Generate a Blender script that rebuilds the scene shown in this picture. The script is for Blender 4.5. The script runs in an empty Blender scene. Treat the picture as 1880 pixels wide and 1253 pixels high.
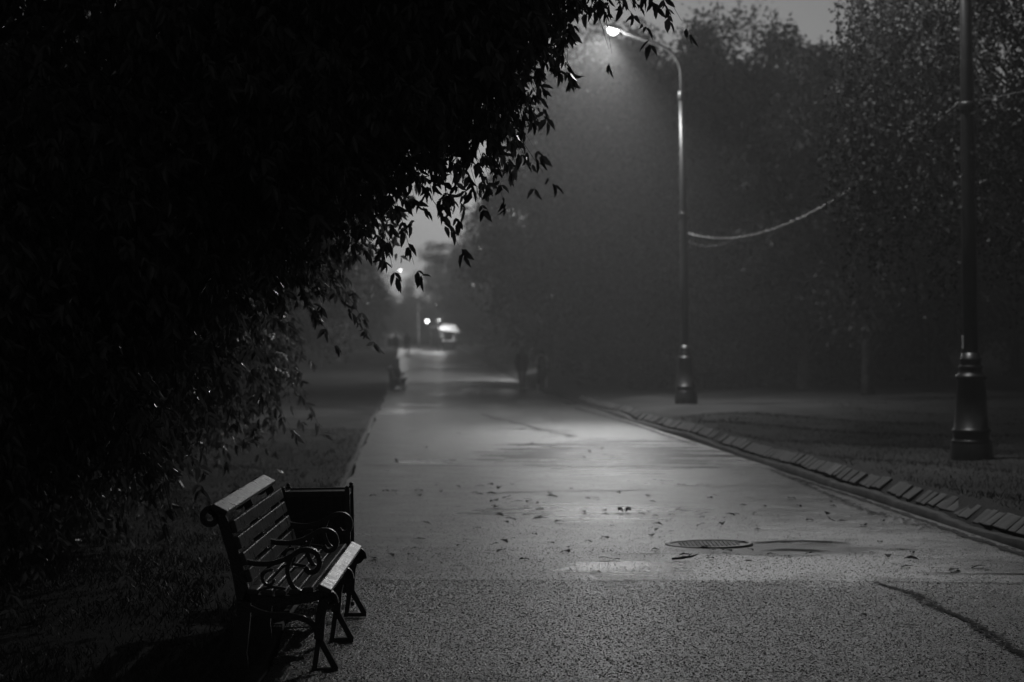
import bpy, bmesh, math, random
import numpy as np
from mathutils import Vector, Matrix

R = math.radians
scene = bpy.context.scene
COL = scene.collection

# ------------------------------------------------------------------ camera, sky, exposure
CAM_Z = 1.72
cam_d = bpy.data.cameras.new('camera')
cam_d.sensor_width = 36.0
cam_d.lens = 85.0
cam_d.clip_end = 2000.0
cam_d.dof.use_dof = True
cam_d.dof.focus_distance = 14.5
cam_d.dof.aperture_fstop = 3.2
cam = bpy.data.objects.new('camera', cam_d)
COL.objects.link(cam)
cam.matrix_world = (Matrix.Translation((0, 0, CAM_Z)) @ Matrix.Rotation(R(90 - 0.28), 4, 'X')
                    @ Matrix.Rotation(R(-0.9), 4, 'Z'))
scene.camera = cam

world = bpy.data.worlds.new('World')
scene.world = world
world.use_nodes = True
wn, wl = world.node_tree.nodes, world.node_tree.links
wn.clear()
sky = wn.new('ShaderNodeTexSky')
sky.sky_type = 'NISHITA'
sky.sun_disc = False
sky.sun_elevation = R(1.0)
sky.sun_rotation = R(0)
sky.air_density = 1.0
sky.dust_density = 1.2
bw = wn.new('ShaderNodeRGBToBW')
bg = wn.new('ShaderNodeBackground')
bg.inputs['Strength'].default_value = 0.046

wo = wn.new('ShaderNodeOutputWorld')
wl.new(sky.outputs[0], bw.inputs[0])
wl.new(bw.outputs[0], bg.inputs['Color'])
wl.new(bg.outputs[0], wo.inputs['Surface'])

scene.view_settings.view_transform = 'Standard'
scene.view_settings.look = 'None'
scene.view_settings.gamma = 1.0
scene.view_settings.exposure = 0.0

cy = scene.cycles
cy.use_denoising = True
try:
    cy.denoiser = 'OPENIMAGEDENOISE'
    cy.denoising_input_passes = 'RGB_ALBEDO_NORMAL'
except Exception:
    pass
cy.use_adaptive_sampling = False
cy.sample_clamp_direct = 6.0
cy.max_bounces = 5
cy.diffuse_bounces = 2
cy.glossy_bounces = 2
cy.transmission_bounces = 2
cy.volume_bounces = 1
cy.transparent_max_bounces = 4
cy.sample_clamp_indirect = 1.5
cy.caustics_reflective = False
cy.caustics_refractive = False

HAZE_DENSITY = 0.0018
LAMP_W = 5900.0
NEAR_W = 2250.0

# ------------------------------------------------------------------ helpers
rng = np.random.default_rng(11)
rnd = random.Random(5)


def tag(o, label=None, cat=None, group=None, kind=None):
    if label: o['label'] = label
    if cat: o['category'] = cat
    if group: o['group'] = group
    if kind: o['kind'] = kind
    return o


def empty(name, loc=(0, 0, 0), rz=0.0, label=None, cat=None, group=None):
    o = bpy.data.objects.new(name, None)
    o.empty_display_size = 0.2
    COL.objects.link(o)
    o.location = loc
    o.rotation_euler = (0, 0, rz)
    return tag(o, label, cat, group)


def link(name, me, mat=None, parent=None):
    o = bpy.data.objects.new(name, me)
    COL.objects.link(o)
    if mat is not None and not me.materials:
        me.materials.append(mat)
    if parent is not None:
        o.parent = parent
    return o


def copy_tree(o, parent=None):
    c = o.copy()
    COL.objects.link(c)
    if parent is not None:
        c.parent = parent
    for ch in list(o.children):
        copy_tree(ch, c)
    return c


def np_mesh(name, V, faces4=None, faces3=None, smooth=False):
    """mesh from numpy verts and fixed-size faces"""
    me = bpy.data.meshes.new(name)
    V = np.asarray(V, np.float32)
    n4 = 0 if faces4 is None else len(faces4)
    n3 = 0 if faces3 is None else len(faces3)
    me.vertices.add(len(V))
    me.vertices.foreach_set('co', V.ravel())
    idx = []
    starts = []
    tot = []
    off = 0
    if n4:
        f = np.asarray(faces4, np.int32)
        idx.append(f.ravel()); starts.append(np.arange(n4) * 4 + off); tot.append(np.full(n4, 4)); off += n4 * 4
    if n3:
        f = np.asarray(faces3, np.int32)
        idx.append(f.ravel()); starts.append(np.arange(n3) * 3 + off); tot.append(np.full(n3, 3)); off += n3 * 3
    idx = np.concatenate(idx).astype(np.int32)
    me.loops.add(len(idx))
    me.loops.foreach_set('vertex_index', idx)
    me.polygons.add(n4 + n3)
    me.polygons.foreach_set('loop_start', np.concatenate(starts).astype(np.int32))
    me.polygons.foreach_set('loop_total', np.concatenate(tot).astype(np.int32))
    if smooth:
        me.polygons.foreach_set('use_smooth', np.ones(n4 + n3, bool))
    me.update(calc_edges=True)
    me.validate()
    return me


def norm(a):
    return a / np.maximum(np.linalg.norm(a, axis=-1, keepdims=True), 1e-9)


def leaf_arrays(P, D, N, L, W, fold=0.25, droop=0.12):
    """pointed leaflets, two quads folded along the midrib"""
    D = norm(D)
    S = norm(np.cross(D, N))
    N = np.cross(S, D)
    L = L[:, None]; W = W[:, None]
    f = N * (W * fold)
    v0 = P
    v1 = P + D * L * .28 + S * W * .46 + f
    v2 = P + D * L * .64 + S * W * .36 + f - N * L * droop * .4
    v3 = P + D * L - N * L * droop
    v4 = P + D * L * .64 - S * W * .36 + f - N * L * droop * .4
    v5 = P + D * L * .28 - S * W * .46 + f
    V = np.stack([v0, v1, v2, v3, v4, v5], 1).reshape(-1, 3)
    b = np.arange(len(P))[:, None] * 6
    F = np.concatenate([b + np.array([0, 1, 2, 3]), b + np.array([0, 3, 4, 5])])
    return V, F


def quad_leaf_arrays(P, D, N, L, W):
    """small diamond leaves bent across the middle (4 verts, two tris)"""
    D = norm(D)
    S = norm(np.cross(D, N))
    N = np.cross(S, D)
    L = L[:, None]; W = W[:, None]
    V = np.stack([P, P + D * L * .42 + S * W * .5 + N * W * .18, P + D * L, P + D * L * .42 - S * W * .5 + N * W * .18], 1).reshape(-1, 3)
    b = np.arange(len(P))[:, None] * 4
    F = np.concatenate([b + np.array([0, 1, 2]), b + np.array([0, 2, 3])])
    return V, F


class MB:
    """collects boxes, tubes, lathes into one mesh"""
    def __init__(self):
        self.V = []
        self.F = []
        self.sm = []

    def add(self, verts, faces, smooth=False):
        b = len(self.V)
        self.V += [tuple(v) for v in verts]
        self.F += [[i + b for i in f] for f in faces]
        self.sm += [smooth] * len(faces)
        return self

    def box(self, c, s, rot=None):
        hx, hy, hz = s[0] / 2, s[1] / 2, s[2] / 2
        vs = [Vector((x, y, z)) for x in (-hx, hx) for y in (-hy, hy) for z in (-hz, hz)]
        if rot is not None:
            vs = [rot @ v for v in vs]
        vs = [v + Vector(c) for v in vs]
        fs = [[0, 1, 3, 2], [4, 6, 7, 5], [0, 4, 5, 1], [2, 3, 7, 6], [0, 2, 6, 4], [1, 5, 7, 3]]
        return self.add(vs, fs)

    def tube(self, pts, rad, k=8, caps=True, smooth=True, squash=None):
        pts = [Vector(p) for p in pts]
        n = len(pts)
        if not hasattr(rad, '__len__'):
            rad = [rad] * n
        vs = []
        prev = None
        for i, p in enumerate(pts):
            t = (pts[min(i + 1, n - 1)] - pts[max(i - 1, 0)]).normalized()
            if prev is None:
                up = Vector((0, 0, 1)) if abs(t.z) < .9 else Vector((0, 1, 0))
                a = t.cross(up).normalized()
            else:
                a = (prev - t * prev.dot(t)).normalized()
            prev = a
            b = t.cross(a)
            for j in range(k):
                th = 2 * math.pi * j / k
                off = a * math.cos(th) * rad[i] + b * math.sin(th) * rad[i]
                if squash:
                    off = Vector((off.x * squash[0], off.y * squash[1], off.z * squash[2]))
                vs.append(p + off)
        fs = [[i * k + j, i * k + (j + 1) % k, (i + 1) * k + (j + 1) % k, (i + 1) * k + j]
              for i in range(n - 1) for j in range(k)]
        self.add(vs, fs, smooth)
        if caps:
            b = len(self.V) - n * k
            self.F += [[b + j for j in reversed(range(k))], [b + (n - 1) * k + j for j in range(k)]]
            self.sm += [False, False]
        return self

    def lathe(self, prof, k=24, c=(0, 0, 0), smooth=True, sx=1.0, sy=1.0, phase=0.0):
        vs = []
        for r, z in prof:
            for j in range(k):
                th = 2 * math.pi * j / k + phase
                vs.append((c[0] + r * sx * math.cos(th), c[1] + r * sy * math.sin(th), c[2] + z))
        n = len(prof)
        fs = [[i * k + j, i * k + (j + 1) % k, (i + 1) * k + (j + 1) % k, (i + 1) * k + j]
              for i in range(n - 1) for j in range(k)]
        fs += [[j for j in reversed(range(k))], [(n - 1) * k + j for j in range(k)]]
        self.add(vs, fs, smooth)
        self.sm[-1] = self.sm[-2] = False
        return self

    def mesh(self, name, bevel=0.0):
        me = bpy.data.meshes.new(name)
        me.from_pydata(self.V, [], self.F)
        me.polygons.foreach_set('use_smooth', self.sm)
        if bevel > 0:
            bm = bmesh.new()
            bm.from_mesh(me)
            es = [e for e in bm.edges if len(e.link_faces) == 2 and e.calc_face_angle() > 0.9]
            bmesh.ops.bevel(bm, geom=es, offset=bevel, segments=2, affect='EDGES', profile=.5)
            bm.to_mesh(me)
            bm.free()
        me.update()
        return me

    def build(self, name, mat, parent=None, bevel=0.0):
        return link(name, self.mesh(name, bevel), mat, parent)


# ------------------------------------------------------------------ materials
def mat_new(name):
    m = bpy.data.materials.new(name)
    m.use_nodes = True
    nt = m.node_tree
    b = nt.nodes['Principled BSDF']
    return m, nt, b


def grey(v):
    return (v, v, v, 1.0)


def simple(name, base, rough=.5, spec=.5, metal=0.0, var=.35, scale=20.0, bump=.0, bscale=80.0, coat=0.0, rvar=0.0):
    m, nt, b = mat_new(name)
    tc = nt.nodes.new('ShaderNodeTexCoord')
    no = nt.nodes.new('ShaderNodeTexNoise')
    no.inputs['Scale'].default_value = scale
    no.inputs['Detail'].default_value = 4
    nt.links.new(tc.outputs['Object'], no.inputs['Vector'])
    mr = nt.nodes.new('ShaderNodeMapRange')
    mr.inputs[1].default_value = .3
    mr.inputs[2].default_value = .7
    mr.inputs[3].default_value = base * (1 - var)
    mr.inputs[4].default_value = base * (1 + var)
    nt.links.new(no.outputs[0], mr.inputs[0])
    nt.links.new(mr.outputs[0], b.inputs['Base Color'])
    b.inputs['Roughness'].default_value = rough
    b.inputs['Specular IOR Level'].default_value = spec
    b.inputs['Metallic'].default_value = metal
    b.inputs['Coat Weight'].default_value = coat
    b.inputs['Coat Roughness'].default_value = .12
    if rvar:
        m2 = nt.nodes.new('ShaderNodeMapRange')
        m2.inputs[1].default_value = .35
        m2.inputs[2].default_value = .65
        m2.inputs[3].default_value = max(.03, rough - rvar)
        m2.inputs[4].default_value = rough + rvar
        nt.links.new(no.outputs[0], m2.inputs[0])
        nt.links.new(m2.outputs[0], b.inputs['Roughness'])
    if bump:
        n2 = nt.nodes.new('ShaderNodeTexNoise')
        n2.inputs['Scale'].default_value = bscale
        n2.inputs['Detail'].default_value = 3
        nt.links.new(tc.outputs['Object'], n2.inputs['Vector'])
        bp = nt.nodes.new('ShaderNodeBump')
        bp.inputs['Strength'].default_value = bump
        bp.inputs['Distance'].default_value = .01
        nt.links.new(n2.outputs[0], bp.inputs['Height'])
        nt.links.new(bp.outputs[0], b.inputs['Normal'])
    return m


M = {}
M['iron'] = simple('wet_black_iron', .012, .28, .5, 0, .4, 30, .3, 90)
M['wood'] = simple('wet_dark_wood', .035, .36, .42, 0, .5, 14, .4, 60, rvar=.1)
M['bin'] = simple('bin_paint', .008, .4, .35, 0, .4, 30, .2, 90)
M['post'] = simple('post_paint', .010, .38, .3, 0, .3, 12, .15, 60)
M['steel'] = simple('galvanised_tube', .06, .35, .5, .4, .2, 15)
M['bark'] = simple('bark', .035, .75, .3, 0, .6, 9, .8, 14)
M['slab'] = simple('slab_stone', .036, .7, .25, 0, .5, 3, .6, 60, rvar=.1)
M['slab_pale'] = simple('slab_stone_pale', .09, .75, .2, 0, .35, 6, .6, 60)
M['kerb'] = simple('kerb_concrete', .03, .8, .25, 0, .5, 4, .6, 50)
M['crack'] = simple('crack_tar', .012, .8, .15, 0, .4, 9, .6, 40)
M['manhole'] = simple('manhole_iron', .035, .5, .4, .1, .4, 30, .4, 120)
M['dead_leaf'] = simple('dead_leaf', .010, .7, .15, 0, .5, 30)
M['twig'] = simple('twig_bark', .012, .7, .3, 0, .5, 40)
M['cloth_dark'] = simple('dark_cloth', .005, .85, .2, 0, .4, 12)
M['cloth_pale'] = simple('pale_cloth', .4, .85, .2, 0, .2, 12)
M['skin'] = simple('skin', .25, .6, .3, 0, .1, 12)
M['hair'] = simple('dark_hair', .004, .5, .3, 0, .3, 40)
M['shoe_pale'] = simple('pale_rubber', .45, .6, .3, 0, .1, 12)
M['awning'] = simple('pale_awning', .75, .7, .3, 0, .1, 3)
M['stall_dark'] = simple('stall_panel', .03, .6, .4, 0, .3, 3)
M['pale_paint'] = simple('pale_paint', .6, .5, .4, 0, .15, 3)
M['birch_bark'] = simple('birch_bark', .35, .7, .3, 0, .7, 4)
M['cable'] = simple('cable_sleeve', .17, .35, .5, 0, .4, 30)
M['soil'] = simple('soil', .02, .9, .2, 0, .5, 6, .6, 30)


def leaf_mat(name, base, rough, var=.5, spec=.5, transl=.25, bump=0):
    m, nt, b = mat_new(name)
    geo = nt.nodes.new('ShaderNodeTexCoord')
    no = nt.nodes.new('ShaderNodeTexNoise')
    no.inputs['Scale'].default_value = 1.4
    no.inputs['Detail'].default_value = 3
    nt.links.new(geo.outputs['Object'], no.inputs['Vector'])
    mr = nt.nodes.new('ShaderNodeMapRange')
    mr.inputs[1].default_value = .3
    mr.inputs[2].default_value = .7
    mr.inputs[3].default_value = base * (1 - var)
    mr.inputs[4].default_value = base * (1 + var)
    nt.links.new(no.outputs[0], mr.inputs[0])
    nt.links.new(mr.outputs[0], b.inputs['Base Color'])
    b.inputs['Roughness'].default_value = rough
    b.inputs['Specular IOR Level'].default_value = spec
    if transl > 0:
        tr = nt.nodes.new('ShaderNodeBsdfTranslucent')
        nt.links.new(mr.outputs[0], tr.inputs['Color'])
        mx = nt.nodes.new('ShaderNodeMixShader')
        mx.inputs[0].default_value = transl
        out = nt.nodes['Material Output']
        nt.links.new(b.outputs[0], mx.inputs[1])
        nt.links.new(tr.outputs[0], mx.inputs[2])
        nt.links.new(mx.outputs[0], out.inputs['Surface'])
    return m


M['leaf_near'] = leaf_mat('wet_leaf', .12, .22, .4, .8, .45)
M['leaf_mid'] = leaf_mat('tree_leaf', .024, .5, .55, .3, .15)
M['leaf_birch'] = leaf_mat('birch_leaf', .009, .6, .4, .12, .0)
M['grass'] = leaf_mat('grass_blade', .03, .5, .5, .25, .1)


def emit_mat(name, strength):
    m, nt, b = mat_new(name)
    b.inputs['Base Color'].default_value = grey(.8)
    b.inputs['Emission Color'].default_value = grey(1)
    b.inputs['Emission Strength'].default_value = strength
    return m


M['lens'] = emit_mat('lamp_lens_lit', 9.0)
M['lens_far'] = emit_mat('globe_lit', 6.0)
M['lens_small'] = emit_mat('small_bulb_lit', 3.0)
M['lens_off'] = simple('lamp_lens_unlit', .4, .2, .5)


def ground_mat():
    m, nt, b = mat_new('damp_grass_ground')
    L = nt.links
    tc = nt.nodes.new('ShaderNodeTexCoord')
    n1 = nt.nodes.new('ShaderNodeTexNoise'); n1.inputs['Scale'].default_value = .5; n1.inputs['Detail'].default_value = 6
    n2 = nt.nodes.new('ShaderNodeTexNoise'); n2.inputs['Scale'].default_value = 14; n2.inputs['Detail'].default_value = 6
    n2.inputs['Roughness'].default_value = .7
    L.new(tc.outputs['Object'], n1.inputs['Vector']); L.new(tc.outputs['Object'], n2.inputs['Vector'])
    mul = nt.nodes.new('ShaderNodeMath'); mul.operation = 'MULTIPLY'
    L.new(n1.outputs[0], mul.inputs[0]); L.new(n2.outputs[0], mul.inputs[1])
    mr = nt.nodes.new('ShaderNodeMapRange')
    mr.inputs[1].default_value = .12; mr.inputs[2].default_value = .4; mr.inputs[3].default_value = .010; mr.inputs[4].default_value = .043
    L.new(mul.outputs[0], mr.inputs[0]); L.new(mr.outputs[0], b.inputs['Base Color'])
    b.inputs['Roughness'].default_value = .85
    b.inputs['Specular IOR Level'].default_value = .1
    bp = nt.nodes.new('ShaderNodeBump'); bp.inputs['Strength'].default_value = .9; bp.inputs['Distance'].default_value = .03
    L.new(n2.outputs[0], bp.inputs['Height']); L.new(bp.outputs[0], b.inputs['Normal'])
    return m


def asphalt_mat():
    m, nt, b = mat_new('wet_asphalt')
    L = nt.links
    N = nt.nodes.new
    tc = N('ShaderNodeTexCoord')
    sep = N('ShaderNodeSeparateXYZ'); L.new(tc.outputs['Object'], sep.inputs[0])

    def noise(scale, detail=4, rough=.5, vec=None, stretch=None):
        n = N('ShaderNodeTexNoise'); n.inputs['Scale'].default_value = scale
        n.inputs['Detail'].default_value = detail; n.inputs['Roughness'].default_value = rough
        if stretch:
            mp = N('ShaderNodeMapping'); mp.inputs['Scale'].default_value = stretch
            L.new(tc.outputs['Object'], mp.inputs['Vector']); L.new(mp.outputs[0], n.inputs['Vector'])
        else:
            L.new(tc.outputs['Object'], n.inputs['Vector'])
        return n.outputs[0]

    def rng_(v, a, b_, c, d, smooth=False):
        r = N('ShaderNodeMapRange')
        r.interpolation_type = 'SMOOTHSTEP' if smooth else 'LINEAR'
        for i, x in enumerate((a, b_, c, d)):
            r.inputs[i + 1].default_value = x
        L.new(v, r.inputs[0])
        return r.outputs[0]

    def math_(op, a, b_):
        x = N('ShaderNodeMath'); x.operation = op
        for i, v in enumerate((a, b_)):
            if isinstance(v, (int, float)): x.inputs[i].default_value = v
            else: L.new(v, x.inputs[i])
        return x.outputs[0]

    big = noise(.35, 5, .55, stretch=(1.0, .55, 1.0))     # damp and dry patches
    mid = noise(2.6, 5, .6)
    fine = noise(38, 4, .7)
    streak = noise(1.0, 5, .6, stretch=(.4, 2.2, 1.0))
    vor = N('ShaderNodeTexVoronoi'); vor.inputs['Scale'].default_value = 72
    L.new(tc.outputs['Object'], vor.inputs['Vector'])
    # the laid sections: coarse to y 17, smoother beyond
    coarse = rng_(math_('ADD', sep.outputs['Y'], math_('MULTIPLY', math_('SUBTRACT', mid, .5), 3.5)), 16.3, 18.2, 1.0, .45, True)
    smooth2 = rng_(sep.outputs['Y'], 33.2, 33.6, .0, .25, True)
    coarse = math_('ADD', coarse, smooth2)
    # puddle film where the large noise is high
    pud = rng_(math_('ADD', big, math_('MULTIPLY', math_('SUBTRACT', mid, .5), .25)), .60, .72, 0.0, .8, True)
    for (cx_, cy_, rx_, ry_, amt) in ((1.5, 38, 2.0, 5.5, .75), (.8, 18.0, .45, .8, .6), (.3, 101, 2.4, 5, 1.0), (-3.0, 146, 3, 4, .8), (-3.4, 62, 1.2, 3, .6), (.6, 24.5, 1.3, 1.3, .45)):
        sx_ = math_('MULTIPLY', math_('SUBTRACT', sep.outputs['X'], cx_), 1 / rx_)
        sy_ = math_('MULTIPLY', math_('SUBTRACT', sep.outputs['Y'], cy_), 1 / ry_)
        r2 = math_('ADD', math_('MULTIPLY', sx_, sx_), math_('MULTIPLY', sy_, sy_))
        r2 = math_('ADD', r2, math_('MULTIPLY', math_('SUBTRACT', streak, .5), 6.0))
        pud = math_('MAXIMUM', pud, rng_(r2, .5, 1.15, amt, 0.0, True))
    # base colour: stone chips in tar
    chip = math_('ADD', math_('MULTIPLY', math_('POWER', rng_(vor.outputs['Color'], .15, .85, .0, 1.0), 3.0), 3.2), .25)
    base = math_('MULTIPLY', rng_(mid, .3, .7, .04, .07), chip)
    # sunken tar patch round the manhole
    ex = math_('MULTIPLY', math_('SUBTRACT', sep.outputs['X'], 2.15), 1 / 1.05)
    ey = math_('MULTIPLY', math_('SUBTRACT', sep.outputs['Y'], 19.9), 1 / .8)
    e2 = math_('ADD', math_('ADD', math_('MULTIPLY', ex, ex), math_('MULTIPLY', ey, ey)), math_('MULTIPLY', math_('SUBTRACT', mid, .5), 2.2))
    tar = rng_(e2, .4, 1.1, .93, 0.0, True)
    base = math_('MULTIPLY', base, math_('SUBTRACT', 1.0, tar))
    worn = rng_(math_('ADD', sep.outputs['Y'], math_('MULTIPLY', math_('SUBTRACT', mid, .5), 3.5)), 16.5, 20.5, 1.0, 0.0, True)
    base = math_('MULTIPLY', base, math_('SUBTRACT', 1.0, math_('MULTIPLY', worn, .3)))
    L.new(base, b.inputs['Base Color'])
    L.new(math_('SUBTRACT', math_('SUBTRACT', .5, math_('MULTIPLY', tar, .42)), math_('MULTIPLY', worn, .10)), b.inputs['Specular IOR Level'])
    rough_dry = rng_(mid, .3, .7, .27, .40)
    mixr = N('ShaderNodeMix'); mixr.data_type = 'FLOAT'
    L.new(math_('MULTIPLY', pud, .85), mixr.inputs[0]); L.new(rough_dry, mixr.inputs[2]); mixr.inputs[3].default_value = .16
    L.new(mixr.outputs[0], b.inputs['Roughness'])
    h = math_('ADD', math_('MULTIPLY', vor.outputs['Distance'], .7), math_('MULTIPLY', fine, .5))
    bp = N('ShaderNodeBump'); bp.inputs['Distance'].default_value = .014
    st = math_('MULTIPLY', coarse, rng_(pud, 0, 1, .75, .12))
    L.new(st, bp.inputs['Strength'])
    L.new(h, bp.inputs['Height'])
    bp2 = N('ShaderNodeBump'); bp2.inputs['Distance'].default_value = .05; bp2.inputs['Strength'].default_value = .05
    L.new(mid, bp2.inputs['Height']); L.new(bp.outputs[0], bp2.inputs['Normal'])
    L.new(bp2.outputs[0], b.inputs['Normal'])
    return m


M['ground'] = ground_mat()
M['asphalt'] = asphalt_mat()

# ------------------------------------------------------------------ terrain
_GD = [-20, 12, 36, 66, 91, 118, 150, 190, 230, 300, 420, 900]
_GZ = [0.02, 0, -.15, -.36, -.53, -.50, -.34, -.1, .05, .4, .9, 2.5]


def G(d):
    return np.interp(d, _GD, _GZ)


def xc(d):
    return 2.15 - .0435 * np.asarray(d, float)


_SS = [-150, -12, -4, -3.05, -2.9, 2.9, 3.06, 3.26, 3.7, 6, 14, 150]
_SZ = [.50, .12, .03, .015, 0, -.116, -.038, .092, .06, .0, .06, .8]
_PS = [-2.9, -1.5, 0, 1.5, 2.75, 2.9]
_PZ = [0, -.028, -.058, -.088, -.113, -.120]


def verge(s, d):
    # the right lawn lifts a little further along
    return np.interp(s, [3.2, 4.2], [0, 1]) * np.interp(d, [15, 32, 60, 100], [-.02, 0, .12, .16])


def ground_z(x, d):
    s = np.asarray(x) - xc(d)
    return G(d) + np.interp(s, _SS, _SZ) + verge(s, d)


def gz(x, d):
    return float(ground_z(x, d))


def wob(d, amp, f, ph):
    return amp * (np.sin(d * f + ph) + .6 * np.sin(d * f * 2.3 + ph * 1.7) + .35 * np.sin(d * f * 5.1 + ph * .6))


def strip_mesh(name, dd, s_cols, z_cols, wobble=None):
    """a sheet along the path: columns at lateral offsets s and heights above G"""
    V = []
    for d in dd:
        for j, s in enumerate(s_cols):
            w = wobble(d, j) if wobble else (0, 0)
            V.append((xc(d) + s + w[0], d, G(d) + z_cols[j] + w[1]))
    n = len(s_cols)
    F = [[i * n + j, i * n + j + 1, (i + 1) * n + j + 1, (i + 1) * n + j] for i in range(len(dd) - 1) for j in range(n - 1)]
    return np_mesh(name, V, F, smooth=True)


dd = np.concatenate([np.arange(-12, 60, 1.0), np.arange(60, 366, 4)])
gs = np.array([-150, -110, -70, -45, -30, -22, -16, -12, -9, -7.5, -6, -5, -4.2, -3.6, -3.2, -3.03, -2.9, 0, 2.9, 3.02, 3.27, 3.6, 4.2, 5, 6, 7.5, 9, 12, 16, 22, 30, 45, 70, 110, 150])
V = []
for d in dd:
    z = G(d) + np.interp(gs, _SS, _SZ) + verge(gs, d)
    z = z - np.where(np.abs(gs) < 3.0, .10, 0) - np.where((gs >= 3.0) & (gs < 3.25), .06, 0)
    off = np.where(np.abs(gs) > 3.4, .035 * np.sin(gs * 1.7 + d * .9) + .03 * np.sin(d * .37 - gs * .8), 0)
    for s, zz, o in zip(gs, z, off):
        V.append((xc(d) + s, d, zz + o))
n = len(gs)
F = [[i * n + j, i * n + j + 1, (i + 1) * n + j + 1, (i + 1) * n + j] for i in range(len(dd) - 1) for j in range(n - 1)]
tag(link('ground', np_mesh('ground', V, F, smooth=True), M['ground']), 'damp dark grass ground on both sides of the path', kind='structure')

pd = np.concatenate([np.arange(-12, 60, .25), np.arange(60, 270, 2.0)])
tag(link('path', strip_mesh('path', pd, _PS, _PZ,
         lambda d, j: (wob(d, .025, .6, 1) if j == 0 else 0, 0)), M['asphalt']),
    'wet asphalt path running away into the fog', kind='structure')

kd = np.concatenate([np.arange(-10, 60, .2), np.arange(60, 270, 3.0)])
tag(link('kerb', strip_mesh('kerb', kd, [-3.05, -3.04, -2.92, -2.91], [-.05, .014, .012, -.05],
         lambda d, j: (wob(d, .012, .5, 2), wob(d, .006, .7, 3))), M['kerb']), 'low concrete kerb strip along the left edge', kind='structure')


def kerb_r(d, j):
    return (wob(d, .03, .33, .4) + .006 * math.sin(d * 37.1), wob(d, .016, .42, 1.4) + .005 * math.sin(d * 23.7) + .004 * math.sin(d * 61.3))


tag(link('kerb', strip_mesh('kerb_right', kd, [2.9, 2.905, 2.99, 3.0], [-.16, -.058, -.048, -.14], kerb_r), M['kerb']),
    'wavy thin concrete kerb along the right edge', kind='structure')

# sloped edging slabs on the right
slab_rng = random.Random(3)
slab_meshes = []
for k in range(5):
    ln = .20 + .035 * k
    mb = MB()
    mb.box((0, 0, 0), (.19, ln, .05))
    me = mb.mesh('edging_slab', .008)
    me.materials.append(M['slab'])
    slab_meshes.append((me, ln))
d = 16.0
i = 0
while d < 74:
    me, ln = slab_rng.choice(slab_meshes)
    dc = d + ln / 2
    skip = 26.6 < dc < 27.0
    if not skip:
        o = bpy.data.objects.new('edging_slab', me)
        COL.objects.link(o)
        t = slab_rng.uniform(-.05, .05)
        w = kerb_r(dc, 0)
        o.location = (xc(dc) + 3.15 + w[0] + slab_rng.uniform(-.015, .015), dc, float(G(dc)) + .017 + w[1] + slab_rng.uniform(-.008, .006) - .012)
        o.rotation_euler = (slab_rng.uniform(-.04, .04), -R(37) + t, math.atan(.0435) + slab_rng.uniform(-.05, .05))
        lab = 'grey stone slab in the sloped edging row along the right side of the path'
        if 29.5 < dc < 29.78:
            o.data = me.copy()
            o.data.materials.clear(); o.data.materials.append(M['slab_pale'])
            lab = 'palest stone slab in the sloped edging row left of the dark lamp post'
        tag(o, lab, 'slab', 'sloped edging slabs', 'thing')
    d += ln + slab_rng.uniform(.004, .018)
    i += 1


# cracks and seams: irregular dark ribbons lying on the asphalt
def road_z(x, d):
    s = x - xc(d)
    return float(G(d) + np.interp(s, _PS, _PZ)) + .004


def crack(pts, w0, seed, label):
    r = random.Random(seed)
    P = []
    for (a, b_) in zip(pts[:-1], pts[1:]):
        L_ = math.dist(a, b_)
        n = max(2, int(L_ / .06))
        for k in range(n):
            t = k / n
            P.append((a[0] + (b_[0] - a[0]) * t, a[1] + (b_[1] - a[1]) * t))
    P.append(pts[-1])
    V, F = [], []
    ph = r.uniform(0, 9)
    for k, (x, y) in enumerate(P):
        q = P[min(k + 1, len(P) - 1)]; p = P[max(k - 1, 0)]
        tx, ty = q[0] - p[0], q[1] - p[1]
        l = math.hypot(tx, ty) or 1
        nx, ny = -ty / l, tx / l
        jit = .012 * math.sin(k * .31 + ph) + .01 * math.sin(k * .83 + ph * 2) + r.uniform(-.004, .004)
        e = min(1, k / 4, (len(P) - 1 - k) / 4)
        w = w0 * (.35 + .65 * abs(math.sin(k * .17 + ph)) + r.uniform(0, .5)) * e + .001
        for s in (-1, 1):
            xx, yy = x + nx * (jit + s * w / 2), y + ny * (jit + s * w / 2)
            V.append((xx, yy, road_z(xx, yy) + .003))
    F = [[2 * k, 2 * k + 1, 2 * k + 3, 2 * k + 2] for k in range(len(P) - 1)]
    return tag(link('crack', np_mesh('crack', V, F), M['crack']), label, kind='structure')


def crumble(pts, spread, n, seed, label):
    r = random.Random(seed)
    seg = [math.dist(a, b_) for a, b_ in zip(pts[:-1], pts[1:])]
    V, F = [], []
    for _ in range(n):
        u = r.uniform(0, sum(seg)); k = 0
        while k < len(seg) - 1 and u > seg[k]:
            u -= seg[k]; k += 1
        t = u / seg[k]
        f = .5 + .5 * math.sin((k + t) * 2.6 + seed)
        x = pts[k][0] + (pts[k + 1][0] - pts[k][0]) * t + r.gauss(0, spread * (.5 + f))
        y = pts[k][1] + (pts[k + 1][1] - pts[k][1]) * t + r.gauss(0, spread)
        q = r.uniform(.008, .03) * (spread / .04) ** .5
        z = road_z(x, y) + .003 + r.uniform(0, .003)
        m = r.randint(4, 6)
        b0 = len(V)
        a0 = r.uniform(0, 6)
        for j in range(m):
            rr = q * r.uniform(.5, 1.2)
            V.append((x + rr * math.cos(a0 + 6.283 * j / m), y + rr * 1.3 * math.sin(a0 + 6.283 * j / m), z))
        F.append(list(range(b0, b0 + m)))
    me = bpy.data.meshes.new('crack'); me.from_pydata(V, [], F)
    return tag(link('crack', me, M['crack']), label, kind='structure')


def sx(s, d):
    return (float(xc(d)) + s, d)


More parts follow.
